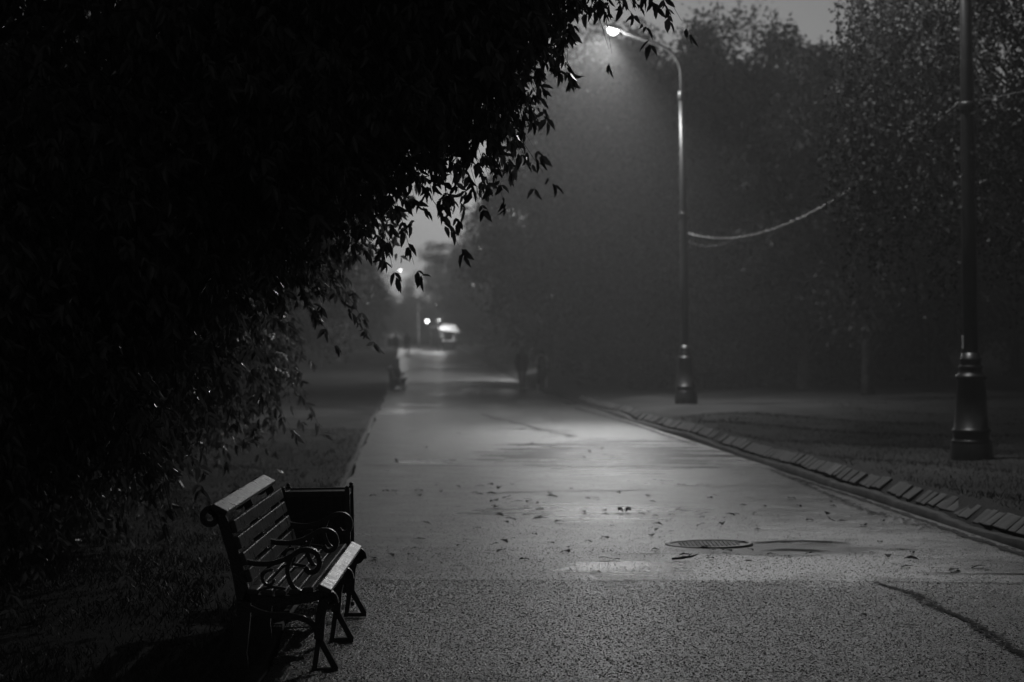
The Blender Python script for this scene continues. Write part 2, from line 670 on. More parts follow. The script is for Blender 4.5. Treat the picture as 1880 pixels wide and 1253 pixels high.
crack([sx(-2.8, 33.4), sx(0, 33.45), sx(2.85, 33.3)], .07, 1, 'straight dark seam across the whole path')
crack([sx(1.1, 17.15), sx(2.9, 16.9)], .03, 2, 'thin seam across the near right asphalt')
crack([sx(-2.6, 17.0), sx(1.1, 17.15)], .012, 22, 'faint seam across the near left asphalt')
crack([sx(1.55, 17.8), sx(2.9, 17.7)], .05, 3, 'short dark crack above the near seam')
crumble([sx(1.12, 17.1), sx(1.24, 16.3), sx(1.2, 15.6), sx(1.24, 14.7), sx(1.18, 13.8), sx(1.14, 12.9), sx(1.1, 11.2)], .024, 1000, 4, 'dark crumbling crack curving toward the lower right corner')
crumble([sx(-.35, 60), sx(-.05, 55), sx(.35, 51), sx(.5, 48), sx(.95, 44.5)], .07, 700, 5, 'ragged crack along the middle distance')
crack([sx(.5, 48.2), sx(1.1, 47.5)], .12, 51, 'short side branch of the ragged crack')
crumble([sx(2.4, 66), sx(2.62, 56), sx(2.7, 49), sx(2.66, 43), sx(2.72, 41)], .05, 1500, 6, 'dark gutter crack beside the right kerb')
crumble([sx(2.76, 33), sx(2.5, 24.5), sx(2.8, 21), sx(2.8, 13)], .05, 900, 16, 'dirt crumbs along the foot of the right kerb')
crack([sx(-1.5, 27.2), sx(0, 27.8), sx(.7, 27.9)], .05, 7, 'faint crack on the left half of the path')
crack([sx(.1, 39.4), sx(.7, 39.6)], .14, 8, 'short dark crack in the bright wet patch')
crack([sx(-.6, 19.3), sx(.55, 19.4)], .03, 9, 'thin crack left of the manhole')
crack([sx(.72, 20.5), sx(1.2, 20.7), sx(1.6, 20.5)], .13, 10, 'dark hollow edge right of the manhole')
crack([sx(.7, 19.7), sx(.95, 19.85), sx(1.3, 19.6)], .10, 11, 'dark curved hollow edge near the manhole')
crack([sx(2.74, 31), sx(2.8, 26), sx(2.76, 21), sx(2.8, 15)], .07, 12, 'dark line along the foot of the right kerb')  # dark ribbon following the kerb foot

# manhole cover
mx, md = sx(.36, 20.3)
mh = empty('manhole_cover', (mx, md, road_z(mx, md)), 0, 'round iron manhole cover sunk in the wet asphalt', 'manhole cover')
mb = MB(); mb.lathe([(.37, -.03), (.37, .008), (.325, .012), (.322, -.01)], 40)
mb.build('frame', M['manhole'], mh)
mb = MB(); mb.lathe([(.315, -.03), (.315, .002), (.30, .004)], 40)
for a in range(-8, 9):
    for b_ in range(-8, 9):
        x, y = a * .034, b_ * .034
        if x * x + y * y < .27 ** 2:
            mb.box((x, y, .006), (.017, .017, .007), Matrix.Rotation(R(45), 3, 'Z'))
mb.build('lid', M['manhole'], mh)

# ------------------------------------------------------------------ lamp posts
POST_PROF = [(.285, -.06), (.285, 0), (.28, .22), (.27, .235), (.275, .25), (.27, .275), (.245, .285), (.24, .375), (.262, .385), (.265, .40), (.255, .42), (.235, .43),
             (.178, 1.06), (.20, 1.075), (.215, 1.10), (.20, 1.125), (.17, 1.15), (.15, 1.2), (.168, 1.225), (.168, 1.245), (.14, 1.26),
             (.138, 1.31), (.152, 1.325), (.152, 1.345), (.125, 1.36), (.122, 1.42)]


def make_post(loc, label, lit, rz=0.0, height=7.68, plate=False, watts=LAMP_W, cone=162):
    r = empty('street_lamp', loc, rz, label, 'street lamp', 'tall street lamps along the path')
    MB().lathe(POST_PROF, 28).build('base', M['post'], r)
    MB().lathe([(.105, 1.38), (.10, 3), (.085, 5), (.07, height)], 20).build('pole', M['post'], r)
    MB().lathe([(.085, height - .18), (.09, height - .15), (.09, height + .02), (.045, height + .06), (.03, height + .06)], 18).build('collar', M['steel'], r)
    pts = [(0, 0, height + .02), (0, 0, height + .45), (-.05, 0, height + .72), (-.2, 0, height + .98), (-.48, 0, height + 1.17), (-.85, 0, height + 1.32), (-1.2, 0, height + 1.45), (-1.42, 0, height + 1.53)]
    MB().lathe([(.10, 4.62), (.112, 4.63), (.112, 4.71), (.10, 4.72)], 16).build('cable_clamp', M['iron'], r)
    # smooth the bend
    P = []
    for k in range(len(pts) - 1):
        for q in range(4):
            t = q / 4
            p0 = Vector(pts[max(k - 1, 0)]); p1 = Vector(pts[k]); p2 = Vector(pts[k + 1]); p3 = Vector(pts[min(k + 2, len(pts) - 1)])
            P.append(.5 * ((2 * p1) + (-p0 + p2) * t + (2 * p0 - 5 * p1 + 4 * p2 - p3) * t * t + (-p0 + 3 * p1 - 3 * p2 + p3) * t ** 3))
    P.append(Vector(pts[-1]))
    MB().tube(P, [.044 - .008 * k / len(P) for k in range(len(P))], 10).build('arm', M['steel'], r)
    # lamp head: shell opening downward, tilted up toward the path
    tilt = Matrix.Translation((-1.64, 0, height + 1.60)) @ Matrix.Rotation(R(16), 4, 'Y')
    hd = MB()
    n = 10
    for k in range(1):
        prof = []
        vs, fs = [], []
        K = 20
        for a in range(n + 1):
            ph = math.pi / 2 * a / n
            for j in range(K):
                th = 2 * math.pi * j / K
                vs.append(tilt @ Vector((.26 * math.cos(th) * math.cos(ph), .15 * math.sin(th) * math.cos(ph), .12 * math.sin(ph))))
        for a in range(n):
            for j in range(K):
                fs.append([a * K + j, a * K + (j + 1) % K, (a + 1) * K + (j + 1) % K, (a + 1) * K + j])
        hd.add(vs, fs, True)
    head = hd.build('lamp_head', M['post'], r)
    vs, fs = [], []
    for a in range(n + 1):
        ph = math.pi / 2 * a / n
        for j in range(K):
            th = 2 * math.pi * j / K
            vs.append(tilt @ Vector((-.03 + .145 * math.cos(th) * math.cos(ph), .13 * math.sin(th) * math.cos(ph), -.15 * math.sin(ph))))
    for a in range(n):
        for j in range(K):
            fs.append([a * K + j, (a + 1) * K + j, (a + 1) * K + (j + 1) % K, a * K + (j + 1) % K])
    MB().add(vs, fs, True).build('lens', M['lens'] if lit else M['lens_off'], head)
    if plate:
        MB().box((-.104, -.02, 1.56), (.012, .05, .17)).build('plate', M['pale_paint'], r)
    if lit:
        ld = bpy.data.lights.new('street_lamp_light', 'SPOT')
        ld.energy = watts
        ld.spot_size = R(cone)
        ld.spot_blend = .7
        ld.shadow_soft_size = .12
        lo = bpy.data.objects.new('bulb', ld)
        COL.objects.link(lo)
        lo.parent = r
        lo.location = tilt @ Vector((-.05, 0, -.26))
        lo.rotation_euler = (0, R(28 if watts > 2500 else 23), 0)
        l2 = bpy.data.lights.new('street_lamp_glow', 'POINT')      # the same bulb's stray light through the glass bowl
        l2.energy = watts * (.16 if watts > 2500 else .04)
        l2.shadow_soft_size = .1
        lo2 = bpy.data.objects.new('bulb_glow', l2)
        COL.objects.link(lo2)
        lo2.parent = r
        lo2.location = tilt @ Vector((-.05, 0, -.32))
    return r


def s_of(x, d):
    return x - float(xc(d))


P1 = (6.03, 31.8)
P2 = (4.30, 60.0)
P3 = (2.35, 121.0)
make_post((P1[0], P1[1], gz(*P1)), 'dark lamp post with ringed base at the right edge of the photo', True, R(0), plate=True, watts=NEAR_W, cone=160)
make_post((P2[0], P2[1], gz(*P2)), 'lit lamp post with curved arm over the right side of the path', True)
make_post((P3[0], P3[1], gz(*P3)), 'faint lamp post in the fog beside the two walkers, its lamp lost in the crowns', True, watts=4600)
PF = (-12.3, 232.0)
pf = make_post((PF[0], PF[1], gz(*PF)), 'far lit lamp half veiled by leaves above the end of the path', True, R(180), 5.9)
for ch in pf.children:
    if ch.type == 'LIGHT':
        ch.data = ch.data.copy(); ch.data.energy *= .4

# ------------------------------------------------------------------ garland cable between the posts
def cable(p, q, sag, name, label, r=.013, group=None, turns=40, mat='cable'):
    p, q = Vector(p), Vector(q)
    n = 90
    pts, rad = [], []
    for k in range(n + 1):
        t = k / n
        v = p.lerp(q, t)
        v.z -= sag * 4 * t * (1 - t)
        v.z += .012 * math.sin(t * turns * 2 * math.pi)
        pts.append(v)
        rad.append(r * (1.25 if k % 3 == 0 else .9))
    m = MB().tube(pts, rad, 6)
    return tag(m.build(name, M[mat]), label, 'cable', group)


z1, z2 = gz(*P1), gz(*P2)
cable((P2[0] + .1, P2[1] - .05, z2 + 4.2), (P1[0] - .1, P1[1] + .05, z1 + 4.72), .72, 'string_light_cable', 'twisted pale cable sagging between the two nearest lamp posts', .012)
cable((P2[0] + .1, P2[1], z2 + 4.0), (P2[0] + .95, P2[1] - 6.5, z2 + 3.98), .22, 'loose_wire', 'thin loose wire hanging below the pale cable', .007, mat='twig')
cable((P1[0] + .09, P1[1], z1 + 4.72), (P1[0] + 4.2, P1[1] - 4.5, z1 + 6.5), .35, 'string_light_cable', 'dark cable leaving the right lamp post toward the frame edge', .009, mat='twig')

# ------------------------------------------------------------------ benches
SIDE = {}


def spiral(cx, cz, r0, r1, a0, a1, n=26):
    return [(cx + (r0 + (r1 - r0) * k / n) * math.cos(a0 + (a1 - a0) * k / n), cz + (r0 + (r1 - r0) * k / n) * math.sin(a0 + (a1 - a0) * k / n)) for k in range(n + 1)]


def flat_bar(mb, pts, w, t, y, smooth=True):
    """cast bar following a 2-D outline (x,z): in-plane thickness t, width w along y"""
    if 4 <= len(pts) <= 16:
        T = list(t) if hasattr(t, '__len__') else [t] * len(pts)
        Q, TT = [], []
        m = len(pts)
        for k in range(m - 1):
            p0, p1, p2, p3 = pts[max(k - 1, 0)], pts[k], pts[k + 1], pts[min(k + 2, m - 1)]
            for q in range(4):
                u = q / 4
                Q.append(tuple(.5 * (2 * p1[c] + (p2[c] - p0[c]) * u + (2 * p0[c] - 5 * p1[c] + 4 * p2[c] - p3[c]) * u * u + (3 * p1[c] - p0[c] - 3 * p2[c] + p3[c]) * u ** 3) for c in (0, 1)))
                TT.append(T[min(k, len(T) - 1)] * (1 - u) + T[min(k + 1, len(T) - 1)] * u)
        Q.append(pts[-1]); TT.append(T[-1])
        pts, t = Q, TT
    n = len(pts)
    vs = []
    for k, p in enumerate(pts):
        a = pts[max(k - 1, 0)]; b_ = pts[min(k + 1, n - 1)]
        tx, tz = b_[0] - a[0], b_[1] - a[1]
        l = math.hypot(tx, tz) or 1
        nx, nz = -tz / l, tx / l
        tt = t[k] if hasattr(t, '__len__') else t
        for (u, v) in ((-1, -1), (1, -1), (1, 1), (-1, 1)):
            vs.append((p[0] + nx * tt / 2 * v, y + w / 2 * u, p[1] + nz * tt / 2 * v))
    fs = [[i * 4 + j, i * 4 + (j + 1) % 4, (i + 1) * 4 + (j + 1) % 4, (i + 1) * 4 + j] for i in range(n - 1) for j in range(4)]
    fs += [[3, 2, 1, 0], [(n - 1) * 4 + j for j in range(4)]]
    mb.add(vs, fs)


# bench local frame: x=0 at back foot side, faces +x, length along y, 3 iron frames
BACK = [(.05, .0), (.075, .18), (.085, .34), (.075, .44), (.045, .58), (.01, .70), (-.02, .79)]
SEATL = [(.085, .40), (.18, .375), (.32, .372), (.44, .39), (.50, .40), (.535, .385), (.545, .35)]
FRONT = [(.50, .40), (.475, .30), (.455, .22), (.47, .13)]


def make_bench(loc, rz, label, group):
    r = empty('park_bench', loc, rz, label, 'bench', group)
    for fy in (0.0, 1.2, 2.4):
        mb = MB()
        flat_bar(mb, BACK + [(-.045, .825), (-.085, .845)], .05, [.055, .06, .07, .07, .06, .055, .05, .05, .045], fy)
        flat_bar(mb, spiral(-.075, .80, .05, .02, R(80), R(430)), .05, .03, fy)
        flat_bar(mb, SEATL, .05, .05, fy)
        flat_bar(mb, spiral(.505, .365, .04, .015, R(60), R(-300)), .05, .026, fy)
        flat_bar(mb, [(.10, .34), (.2, .30), (.33, .29), (.42, .26), (.455, .22)], .04, .03, fy)
        fr = mb.build('side_frame', M['iron'], r)
        # legs with the open triangular foot
        for (top, kx, kz, fx0, fx1) in (((.50, .39), .465, .17, .43, .56), ((.06, .30), .05, .17, -.03, .10)):
            lg = MB()
            flat_bar(lg, [top, (top[0] - .025 if fx0 > .2 else top[0], .29), (kx, kz)], .045, .05, fy)
            flat_bar(lg, [(kx, kz + .01), (fx0 + .01, .015)], .042, .026, fy)
            flat_bar(lg, [(kx, kz + .01), (kx + .03, .12), (fx1 - .01, .015)], .042, .03, fy)
            flat_bar(lg, [(fx0 - .005, .012), (fx1, .012)], .045, .024, fy)
            lg.build('leg', M['iron'], fr)
        ar = MB()
        armp = [(.055, .585), (.13, .565), (.21, .56), (.28, .575), (.335, .60), (.38, .625), (.43, .625), (.465, .60), (.475, .555), (.455, .52), (.42, .515), (.40, .54)]
        flat_bar(ar, armp, .045, .026, fy)
        flat_bar(ar, [(.335, .60), (.31, .53), (.325, .46), (.36, .42), (.42, .395)], .035, .022, fy)
        flat_bar(ar, spiral(.22, .48, .05, .018, R(70), R(360)), .03, .015, fy)
        flat_bar(ar, [(.10, .43), (.16, .425), (.22, .44), (.30, .43)], .03, .014, fy)
        ar.build('armrest', M['iron'], fr)
    # back slats follow the back frame
    L_ = 2.50
    yc = 1.2
    bs = [(-.055, .835, 28), (.012, .755, 76), (.032, .672, 74), (.058, .588, 72), (.083, .503, 74)]
    for k, (x, z, a) in enumerate(bs):
        wdt = .085 if k == 0 else .066
        mb = MB()
        mb.box((0, 0, 0), (wdt, L_, .03))
        me = mb.mesh('back_slat', .006)
        o = link('back_slat', me, M['wood'], r)
        if k == 0:
            o.location = (-.03, yc, .842); o.rotation_euler = (0, R(28), 0)
        else:
            o.location = (x + .03, yc, z); o.rotation_euler = (0, R(a), 0)
    ss = [(.135, .408, 4), (.205, .40, 2), (.275, .399, 0), (.345, .403, -3), (.415, .413, -5), (.500, .415, 27)]
    for k, (x, z, a) in enumerate(ss):
        mb = MB(); mb.box((0, 0, 0), (.056 if k < 5 else .075, L_, .03))
        o = link('seat_slat', mb.mesh('seat_slat', .007), M['wood'], r)
        o.location = (x, yc, z + .012); o.rotation_euler = (0, R(a), 0)
    MB().box((.30, yc, .30), (.03, 2.36, .03)).build('tie_bar', M['iron'], r)
    return r


BX, BD = -1.475, 12.35
make_bench((BX, BD, gz(BX + .3, BD + 1.2) - .005), 0.0, 'wet slatted bench with black iron scroll arms on the left path edge', 'benches along the left edge')
make_bench((-4.66, 91.5, gz(-4.9, 92)), 0.0, 'small dark bench far along the left path edge in the fog', 'benches along the left edge')


def make_bin(loc, rz, label):
    r = empty('litter_bin', loc, rz, label, 'litter bin', 'litter bins along the left edge')
    w, dp, h = .42, .38, .74
    mb = MB()
    mb.box((0, 0, .395), (w - .02, dp - .02, .645))
    mb.box((0, 0, .085), (w - .08, dp - .08, .03))
    mb.build('body', M['bin'], r, .006)
    mb = MB()
    for sx_ in (-1, 1):
        for sy_ in (-1, 1):
            mb2 = MB()
            x, y = sx_ * (w / 2 - .004), sy_ * (dp / 2 - .004)
            mb2.box((x, y, h / 2), (.032, .032, h))
            mb2.lathe([(.010, h), (.014, h + .006), (.013, h + .014), (.005, h + .02)], 10, (x, y, 0))
            mb2.box((x * 1.05, y * 1.05, .01), (.05, .05, .02))
            mb2.build('corner_post', M['iron'], r)
    rim = MB()
    for s in (-1, 1):
        rim.box((0, s * (dp / 2 - .01), h - .03), (w - .04, .02, .035))
        rim.box((s * (w / 2 - .01), 0, h - .031), (.02, dp - .045, .035))
    rim.build('rim', M['iron'], r)
    for k in range(7):
        x = -.15 + k * .05
        m2 = MB(); m2.box((x, -dp / 2 + .004, .40), (.036, .018, .58)); m2.build('slat', M['bin'], r)
    orn = MB()
    for s in (-1, 1):
        flat_bar(orn, spiral(.09 * s, .45, .055, .02, R(90), R(90 - 380 * s)), .012, .012, -dp / 2 - .008)
    flat_bar(orn, [(-.17, .56), (-.06, .60), (.06, .60), (.17, .56)], .012, .012, -dp / 2 - .008)
    orn.build('ornament', M['iron'], r)
    return r


make_bin((-1.275, 15.65, gz(-1.3, 15.65)), 0.0, 'black square litter bin with iron corner posts behind the near bench')
make_bin((-4.62, 94.9, gz(-5.1, 94.9)), 0.0, 'tiny dark litter bin standing just behind the far bench')
make_bin((-6.2, 128.0, gz(-6.2, 128.0)), 0.0, 'faintest litter bin, rising above the far bench and its bin')


# ------------------------------------------------------------------ people (grown from a skeleton)
def skin_body(name, verts, edges, radii, mat, parent, sub=2):
    me = bpy.data.meshes.new(name)
    me.from_pydata(verts, edges, [])
    o = bpy.data.objects.new(name, me)
    COL.objects.link(o)
    mod = o.modifiers.new('Skin', 'SKIN')
    mod.use_smooth_shade = True
    for k, sv in enumerate(me.skin_vertices[0].data):
        rr = radii[k]
        sv.radius = (rr, rr) if not hasattr(rr, '__len__') else rr
        sv.use_root = (k == 0)
    s2 = o.modifiers.new('Sub', 'SUBSURF')
    s2.levels = s2.render_levels = sub
    dg = bpy.context.evaluated_depsgraph_get()
    me2 = bpy.data.meshes.new_from_object(o.evaluated_get(dg))
    bpy.data.objects.remove(o)
    me2.name = name
    me2.polygons.foreach_set('use_smooth', np.ones(len(me2.polygons), bool))
    me2.materials.clear()
    me2.materials.append(mat)
    return link(name, me2, None, parent)


def loft(secs, k=18):
    """closed garment: sections (cx, cy, z, rx, ry)"""
    mb = MB()
    vs = []
    for (cx, cy_, z, rx, ry) in secs:
        for j in range(k):
            th = 2 * math.pi * j / k
            fold = 1 + .03 * math.sin(th * 5 + z * 9)
            vs.append((cx + rx * math.cos(th) * fold, cy_ + ry * math.sin(th) * fold, z))
    n = len(secs)
    fs = [[i * k + j, i * k + (j + 1) % k, (i + 1) * k + (j + 1) % k, (i + 1) * k + j] for i in range(n - 1) for j in range(k)]
    fs += [[j for j in reversed(range(k))], [(n - 1) * k + j for j in range(k)]]
    return mb.add(vs, fs, True)


def walker(loc, rz, h, label, group, stride=.16, sleeve='cloth_dark', coat='cloth_dark', coat_len=.72, coat_w=1.0,
           long_hair=False, shoe='cloth_dark', wide=0.0):
    """standing or walking person, local +y forward; hands in the pockets"""
    s = h / 1.70
    r = empty('person', loc, rz, label, 'person', group)
    r.scale = (s, s, s)
    w = wide
    v = [(0, 0, .95), (0, 0, 1.10), (0, .0, 1.28), (0, .0, 1.42), (0, .01, 1.50), (0, .035, 1.57), (0, .04, 1.64), (0, .035, 1.69),
         (-.10, 0, .90), (-.10 - w, stride * .55, .49), (-.10 - w * 1.5, stride * .9, .09), (-.105 - w * 1.5, stride * .9 + .16, .035),
         (.10, 0, .90), (.10 + w, -stride * .35, .49), (.10 + w * 1.5, -stride * 1.2, .12), (.105 + w * 1.5, -stride * 1.2 + .14, .04),
         (-.185, 0, 1.39), (-.245, -.06, 1.12), (-.20, .07, .93),
         (.185, 0, 1.39), (.245, -.06, 1.12), (.20, .07, .93)]
    e = [(0, 1), (1, 2), (2, 3), (3, 4), (4, 5), (5, 6), (6, 7), (0, 8), (8, 9), (9, 10), (10, 11), (0, 12), (12, 13), (13, 14), (14, 15),
         (3, 16), (16, 17), (17, 18), (3, 19), (19, 20), (20, 21)]
    rad = [(.13, .10), (.125, .095), (.135, .10), (.10, .08), .052, .078, .088, .05,
           .088, .058, .04, .03, .088, .058, .04, .03, .062, .048, .038, .062, .048, .038]
    body = skin_body('person_body', v, e, rad, M[sleeve], r)
    hips = .95 - (coat_len - .5) * .9
    secs = [(0, .0, hips, .19 * coat_w, .15), (0, 0, hips + .03, .20 * coat_w, .155), (0, 0, .98, .185 * coat_w, .14), (0, 0, 1.15, .175, .13), (0, 0, 1.30, .19, .135), (0, 0, 1.40, .17, .11), (0, .0, 1.46, .085, .075), (0, .005, 1.47, .07, .06)]
    loft(secs).build('coat', M[coat], body)
    hd = MB()
    if long_hair:
        loft([(0, -.07, 1.22, .10, .045), (0, -.065, 1.30, .125, .065), (0, -.03, 1.45, .115, .09), (0, .01, 1.56, .105, .105), (0, .02, 1.64, .10, .105), (0, .02, 1.70, .07, .075), (0, .02, 1.725, .02, .02)]).build('hair', M['hair'], body)
    else:
        loft([(0, -.02, 1.53, .075, .07), (0, .01, 1.58, .093, .10), (0, .02, 1.64, .096, .106), (0, .02, 1.70, .068, .078), (0, .02, 1.725, .02, .02)]).build('hair', M['hair'], body)
    for k in (11, 15):
        a = Vector(v[k]); b_ = Vector(v[k - 1])
        m = MB()
        m.tube([(b_.x, b_.y - .06, a.z - .005), (b_.x, b_.y + .02, a.z), (a.x, a.y - .02, a.z - .005), (a.x, a.y + .05, a.z - .012)], [.036, .05, .046, .022], 10, squash=(1, 1, .8))
        m.build('shoe', M[shoe], body)
    return r


def on_path(x, d):
    return (x, d, road_z(x, d) - .004)


W1 = (.36, 91.0)
walker(on_path(*W1), R(4), 1.68, 'woman with long dark hair and short dark coat walking away at right', 'walkers ahead on the right', .10, coat_len=.70, coat_w=1.2, long_hair=True, wide=-.035)
W2 = (1.12, 92.5)
walker(on_path(*W2), R(2), 1.55, 'person in pale sleeves with dark pack walking beside the long haired woman', 'walkers ahead on the right', .10, sleeve='cloth_pale', coat='cloth_dark', coat_len=1.25, coat_w=1.05, shoe='shoe_pale', wide=.05)
# the pack worn on the back
bp_ = empty('backpack', (W2[0], W2[1] - .02, road_z(*W2)), R(2), 'dark backpack on the pale sleeved walker', 'backpack')
loft([(0, -.18, .82, .12, .05), (0, -.20, .86, .16, .085), (0, -.2, 1.05, .165, .095), (0, -.19, 1.2, .15, .08), (0, -.17, 1.28, .10, .05)]).build('pack_body', M['cloth_dark'], bp_)
for s in (-1, 1):
    MB().tube([(s * .09, -.15, 1.24), (s * .10, -.06, 1.35), (s * .10, .06, 1.34), (s * .10, .13, 1.2)], .014, 6).build('strap', M['cloth_dark'], bp_)

W3 = (-8.2, 189.0)
walker(on_path(*W3), R(180), 1.72, 'distant walker with bare hanging arms right of the broad figure', 'distant walkers near the stall', .14, coat_len=.66)
W4 = (-9.15, 190.0)
walker(on_path(*W4), R(180), 1.64, 'distant broad figure in dark coat left of the other walker', 'distant walkers near the stall', .06, coat_len=.85, coat_w=1.35)
bag = empty('shoulder_bag', (W4[0] - .38, W4[1], road_z(*W4)), 0, 'big dark bag carried by the broad distant figure', 'bag')
loft([(0, 0, .62, .12, .12), (0, 0, .68, .21, .17), (0, 0, .95, .22, .18), (0, 0, 1.18, .16, .13), (0, 0, 1.24, .06, .06)]).build('bag_body', M['cloth_dark'], bag)
MB().tube([(-.10, 0, 1.2), (.05, 0, 1.36), (.22, 0, 1.42), (.30, 0, 1.3), (.12, 0, 1.18)], .015, 6).build('bag_strap', M['cloth_dark'], bag)

# ------------------------------------------------------------------ far stall, booth and lantern
SD = 214.0
SX = -5.55
st = empty('market_stall', (SX, SD, road_z(SX, SD)), R(-8), 'small stall with pale pitched awning and white counter at the path end', 'stall')
MB().box((0, 0, .42), (.95, .8, .80)).build('base_cabinet', M['stall_dark'], st, .01)
MB().box((.02, 0, .88), (1.15, .95, .10)).box((.48, 0, 1.02), (.22, .8, .18)).build('counter', M['pale_paint'], st, .01)
for sx_ in (-1, 1):
    for sy_ in (-1, 1):
        MB().box((sx_ * .5, sy_ * .42, 1.42), (.05, .05, .98)).build('awning_post', M['pale_paint'], st)
MB().box((-.72, 0, 1.55), (.03, .8, .75)).build('side_panel', M['pale_paint'], st)
aw = MB()
aw.add([(-.88, -.68, 1.98), (1.05, -.68, 1.66), (1.05, .68, 1.66), (-.88, .68, 1.98), (-.6, 0, 2.36), (.55, 0, 2.30),
        (-.88, -.68, 1.90), (1.05, -.68, 1.56), (1.05, .68, 1.56), (-.88, .68, 1.90)],
       [[0, 1, 5, 4], [2, 3, 4, 5], [3, 0, 4], [1, 2, 5], [0, 6, 7, 1], [1, 7, 8, 2], [2, 8, 9, 3], [3, 9, 6, 0], [6, 9, 8, 7]])
aw.build('awning', M['awning'], st)

BXX, BDD = -7.85, 246.0
bo = empty('booth', (BXX, BDD, road_z(BXX, BDD)), 0, 'narrow dark booth with a pale door frame behind the stall', 'booth')
MB().box((0, .5, 1.0), (.9, .9, 2.0)).build('walls', M['stall_dark'], bo)
MB().box((0, .5, 2.06), (1.1, 1.15, .12)).build('roof', M['pale_paint'], bo)
MB().box((-.42, .03, 1.0), (.07, .05, 2.0)).box((.42, .03, 1.0), (.07, .05, 2.0)).box((0, .03, 1.94), (.77, .05, .1)).build('door_frame', M['pale_paint'], bo)

LX, LD_ = -6.48, 212.6
lz = road_z(LX, LD_)
la = empty('lantern_post', (LX, LD_, lz), 0, 'dark post with a bright globe lamp on its arm beside the stall', 'lamp')
MB().lathe([(.09, 0), (.06, .15), (.05, 2.6), (.03, 2.7)], 10).build('pole', M['post'], la)
MB().tube([(0, 0, 2.6), (-.4, 0, 2.66), (-.85, 0, 2.62)], .025, 6).build('arm', M['post'], la)


def ball(r, c):
    prof = [(r * math.cos(a), r * math.sin(a)) for a in [(-.5 + k / 10) * math.pi for k in range(11)]]
    prof = [(max(p[0], .001), p[1]) for p in prof]
    return MB().lathe(prof, 16, c)


ball(.17, (-.96, 0, 2.62)).build('globe', M['lens_far'], la)
ball(.06, (.12, 0, 2.72)).build('small_lamp', M['lens_small'], la)
l2 = bpy.data.lights.new('small_light', 'POINT'); l2.energy = 190; l2.shadow_soft_size = .08
lo = bpy.data.objects.new('bulb', l2); COL.objects.link(lo); lo.parent = la; lo.location = (.12, -.16, 2.74)
ld = bpy.data.lights.new('globe_light', 'POINT'); ld.energy = 350; ld.shadow_soft_size = .2
lo = bpy.data.objects.new('bulb', ld); COL.objects.link(lo); lo.parent = la; lo.location = (-.96, 0, 2.62)
ld.use_shadow = True

# ------------------------------------------------------------------ trees
def limb_tubes(mb, base, targets, r0, seed, k=6):
    r = random.Random(seed)
    for t in targets:
        b_ = Vector(base)
        t = Vector(t)
        h0 = r.uniform(.35, .8)
        st_ = Vector((b_.x, b_.y, b_.z + h0 * max(.5, (t.z - b_.z)) * .7))
        mid = st_.lerp(t, .5) + Vector((r.uniform(-.3, .3), r.uniform(-.3, .3), r.uniform(.1, .5)))
        pts = []
        for q in range(7):
            u = q / 6
            pts.append(st_ * (1 - u) ** 2 + mid * 2 * u * (1 - u) + t * u * u)
        mb.tube(pts, [r0 * (1 - .85 * q / 6) + .004 for q in range(7)], k, caps=False)


def generic_crown(n, seed, rx, rz_, z0, leaf, conif=False, lobes=26):
    """leaf cloud built from many ragged clumps; base of crown at z0, returns np mesh"""
    g = np.random.default_rng(seed)
    C = []
    R_ = []
    while len(C) < lobes:
        p = g.normal(size=3); p /= np.linalg.norm(p)
        rr = g.uniform(.45, 1.0)
        q = p * rr
        hz = (q[2] + 1) / 2
        env = 1.0 if not conif else (1.05 - .85 * hz)
        C.append((q[0] * rx * env, q[1] * rx * env, z0 + hz * rz_))
        R_.append(g.uniform(.16, .34) * rx)
    C = np.array(C); R_ = np.array(R_)
    # twigs in each clump
    k = g.integers(0, lobes, n)
    dirs = norm(g.normal(size=(n, 3)))
    rad = R_[k] * (g.uniform(0, 1, n) ** .45) * (1 + .35 * np.sin(dirs[:, 0] * 7 + k) * np.sin(dirs[:, 1] * 6 + 2 * k))
    P = C[k] + dirs * rad[:, None] * np.array([1, 1, .8])
    P[:, 2] = np.maximum(P[:, 2], z0 * .6 + .1)
    D = norm(dirs * .6 + g.normal(size=(n, 3)) * .6 + np.array([0, 0, -.35]))
    N = norm(g.normal(size=(n, 3)) * .7 + np.array([0, 0, .8]))
    L = g.uniform(.7, 1.3, n) * leaf
    V, F = quad_leaf_arrays(P, D, N, L, L * g.uniform(.45, .65, n))
    return np_mesh('crown', V, None, F), C


def make_tree(name, seed, h, rx, z0, n, leaf, conif=False, lobes=26, trunk_r=.16):
    r = empty(name)
    me, C = generic_crown(n, seed, rx, h - z0, z0, leaf, conif, lobes)
    mb = MB()
    rr = random.Random(seed)
    bend = rr.uniform(-.3, .3)
    pts = [(bend * (q / 8) ** 2, .2 * math.sin(q * .8) * q / 8, -.2 + h * .88 * q / 8) for q in range(9)]
    mb.tube(pts, [trunk_r * (1.35 if q == 0 else 1 - .9 * q / 8) + .012 for q in range(9)], 9)
    limb_tubes(mb, (0, 0, 0), [tuple(c) for c in C[:18]], trunk_r * .35, seed)
    mb.build('trunk', M['bark'], r)
    me.materials.append(M['leaf_mid'])
    link('crown', me, None, r)
    return r


protos = [make_tree('broadleaf_tree', 21, 11.5, 4.2, .8, 30000, .17, False, 60),
          make_tree('broadleaf_tree', 22, 10.5, 4.6, .5, 30000, .17, False, 66),
          make_tree('broadleaf_tree', 23, 12.3, 3.6, .9, 28000, .17, False, 60),
          make_tree('pointed_tree', 24, 12.6, 3.4, .8, 28000, .16, True, 70),
          make_tree('shrub', 25, 3.2, 2.3, .1, 12000, .13, False, 40, .05)]
used = [False] * len(protos)


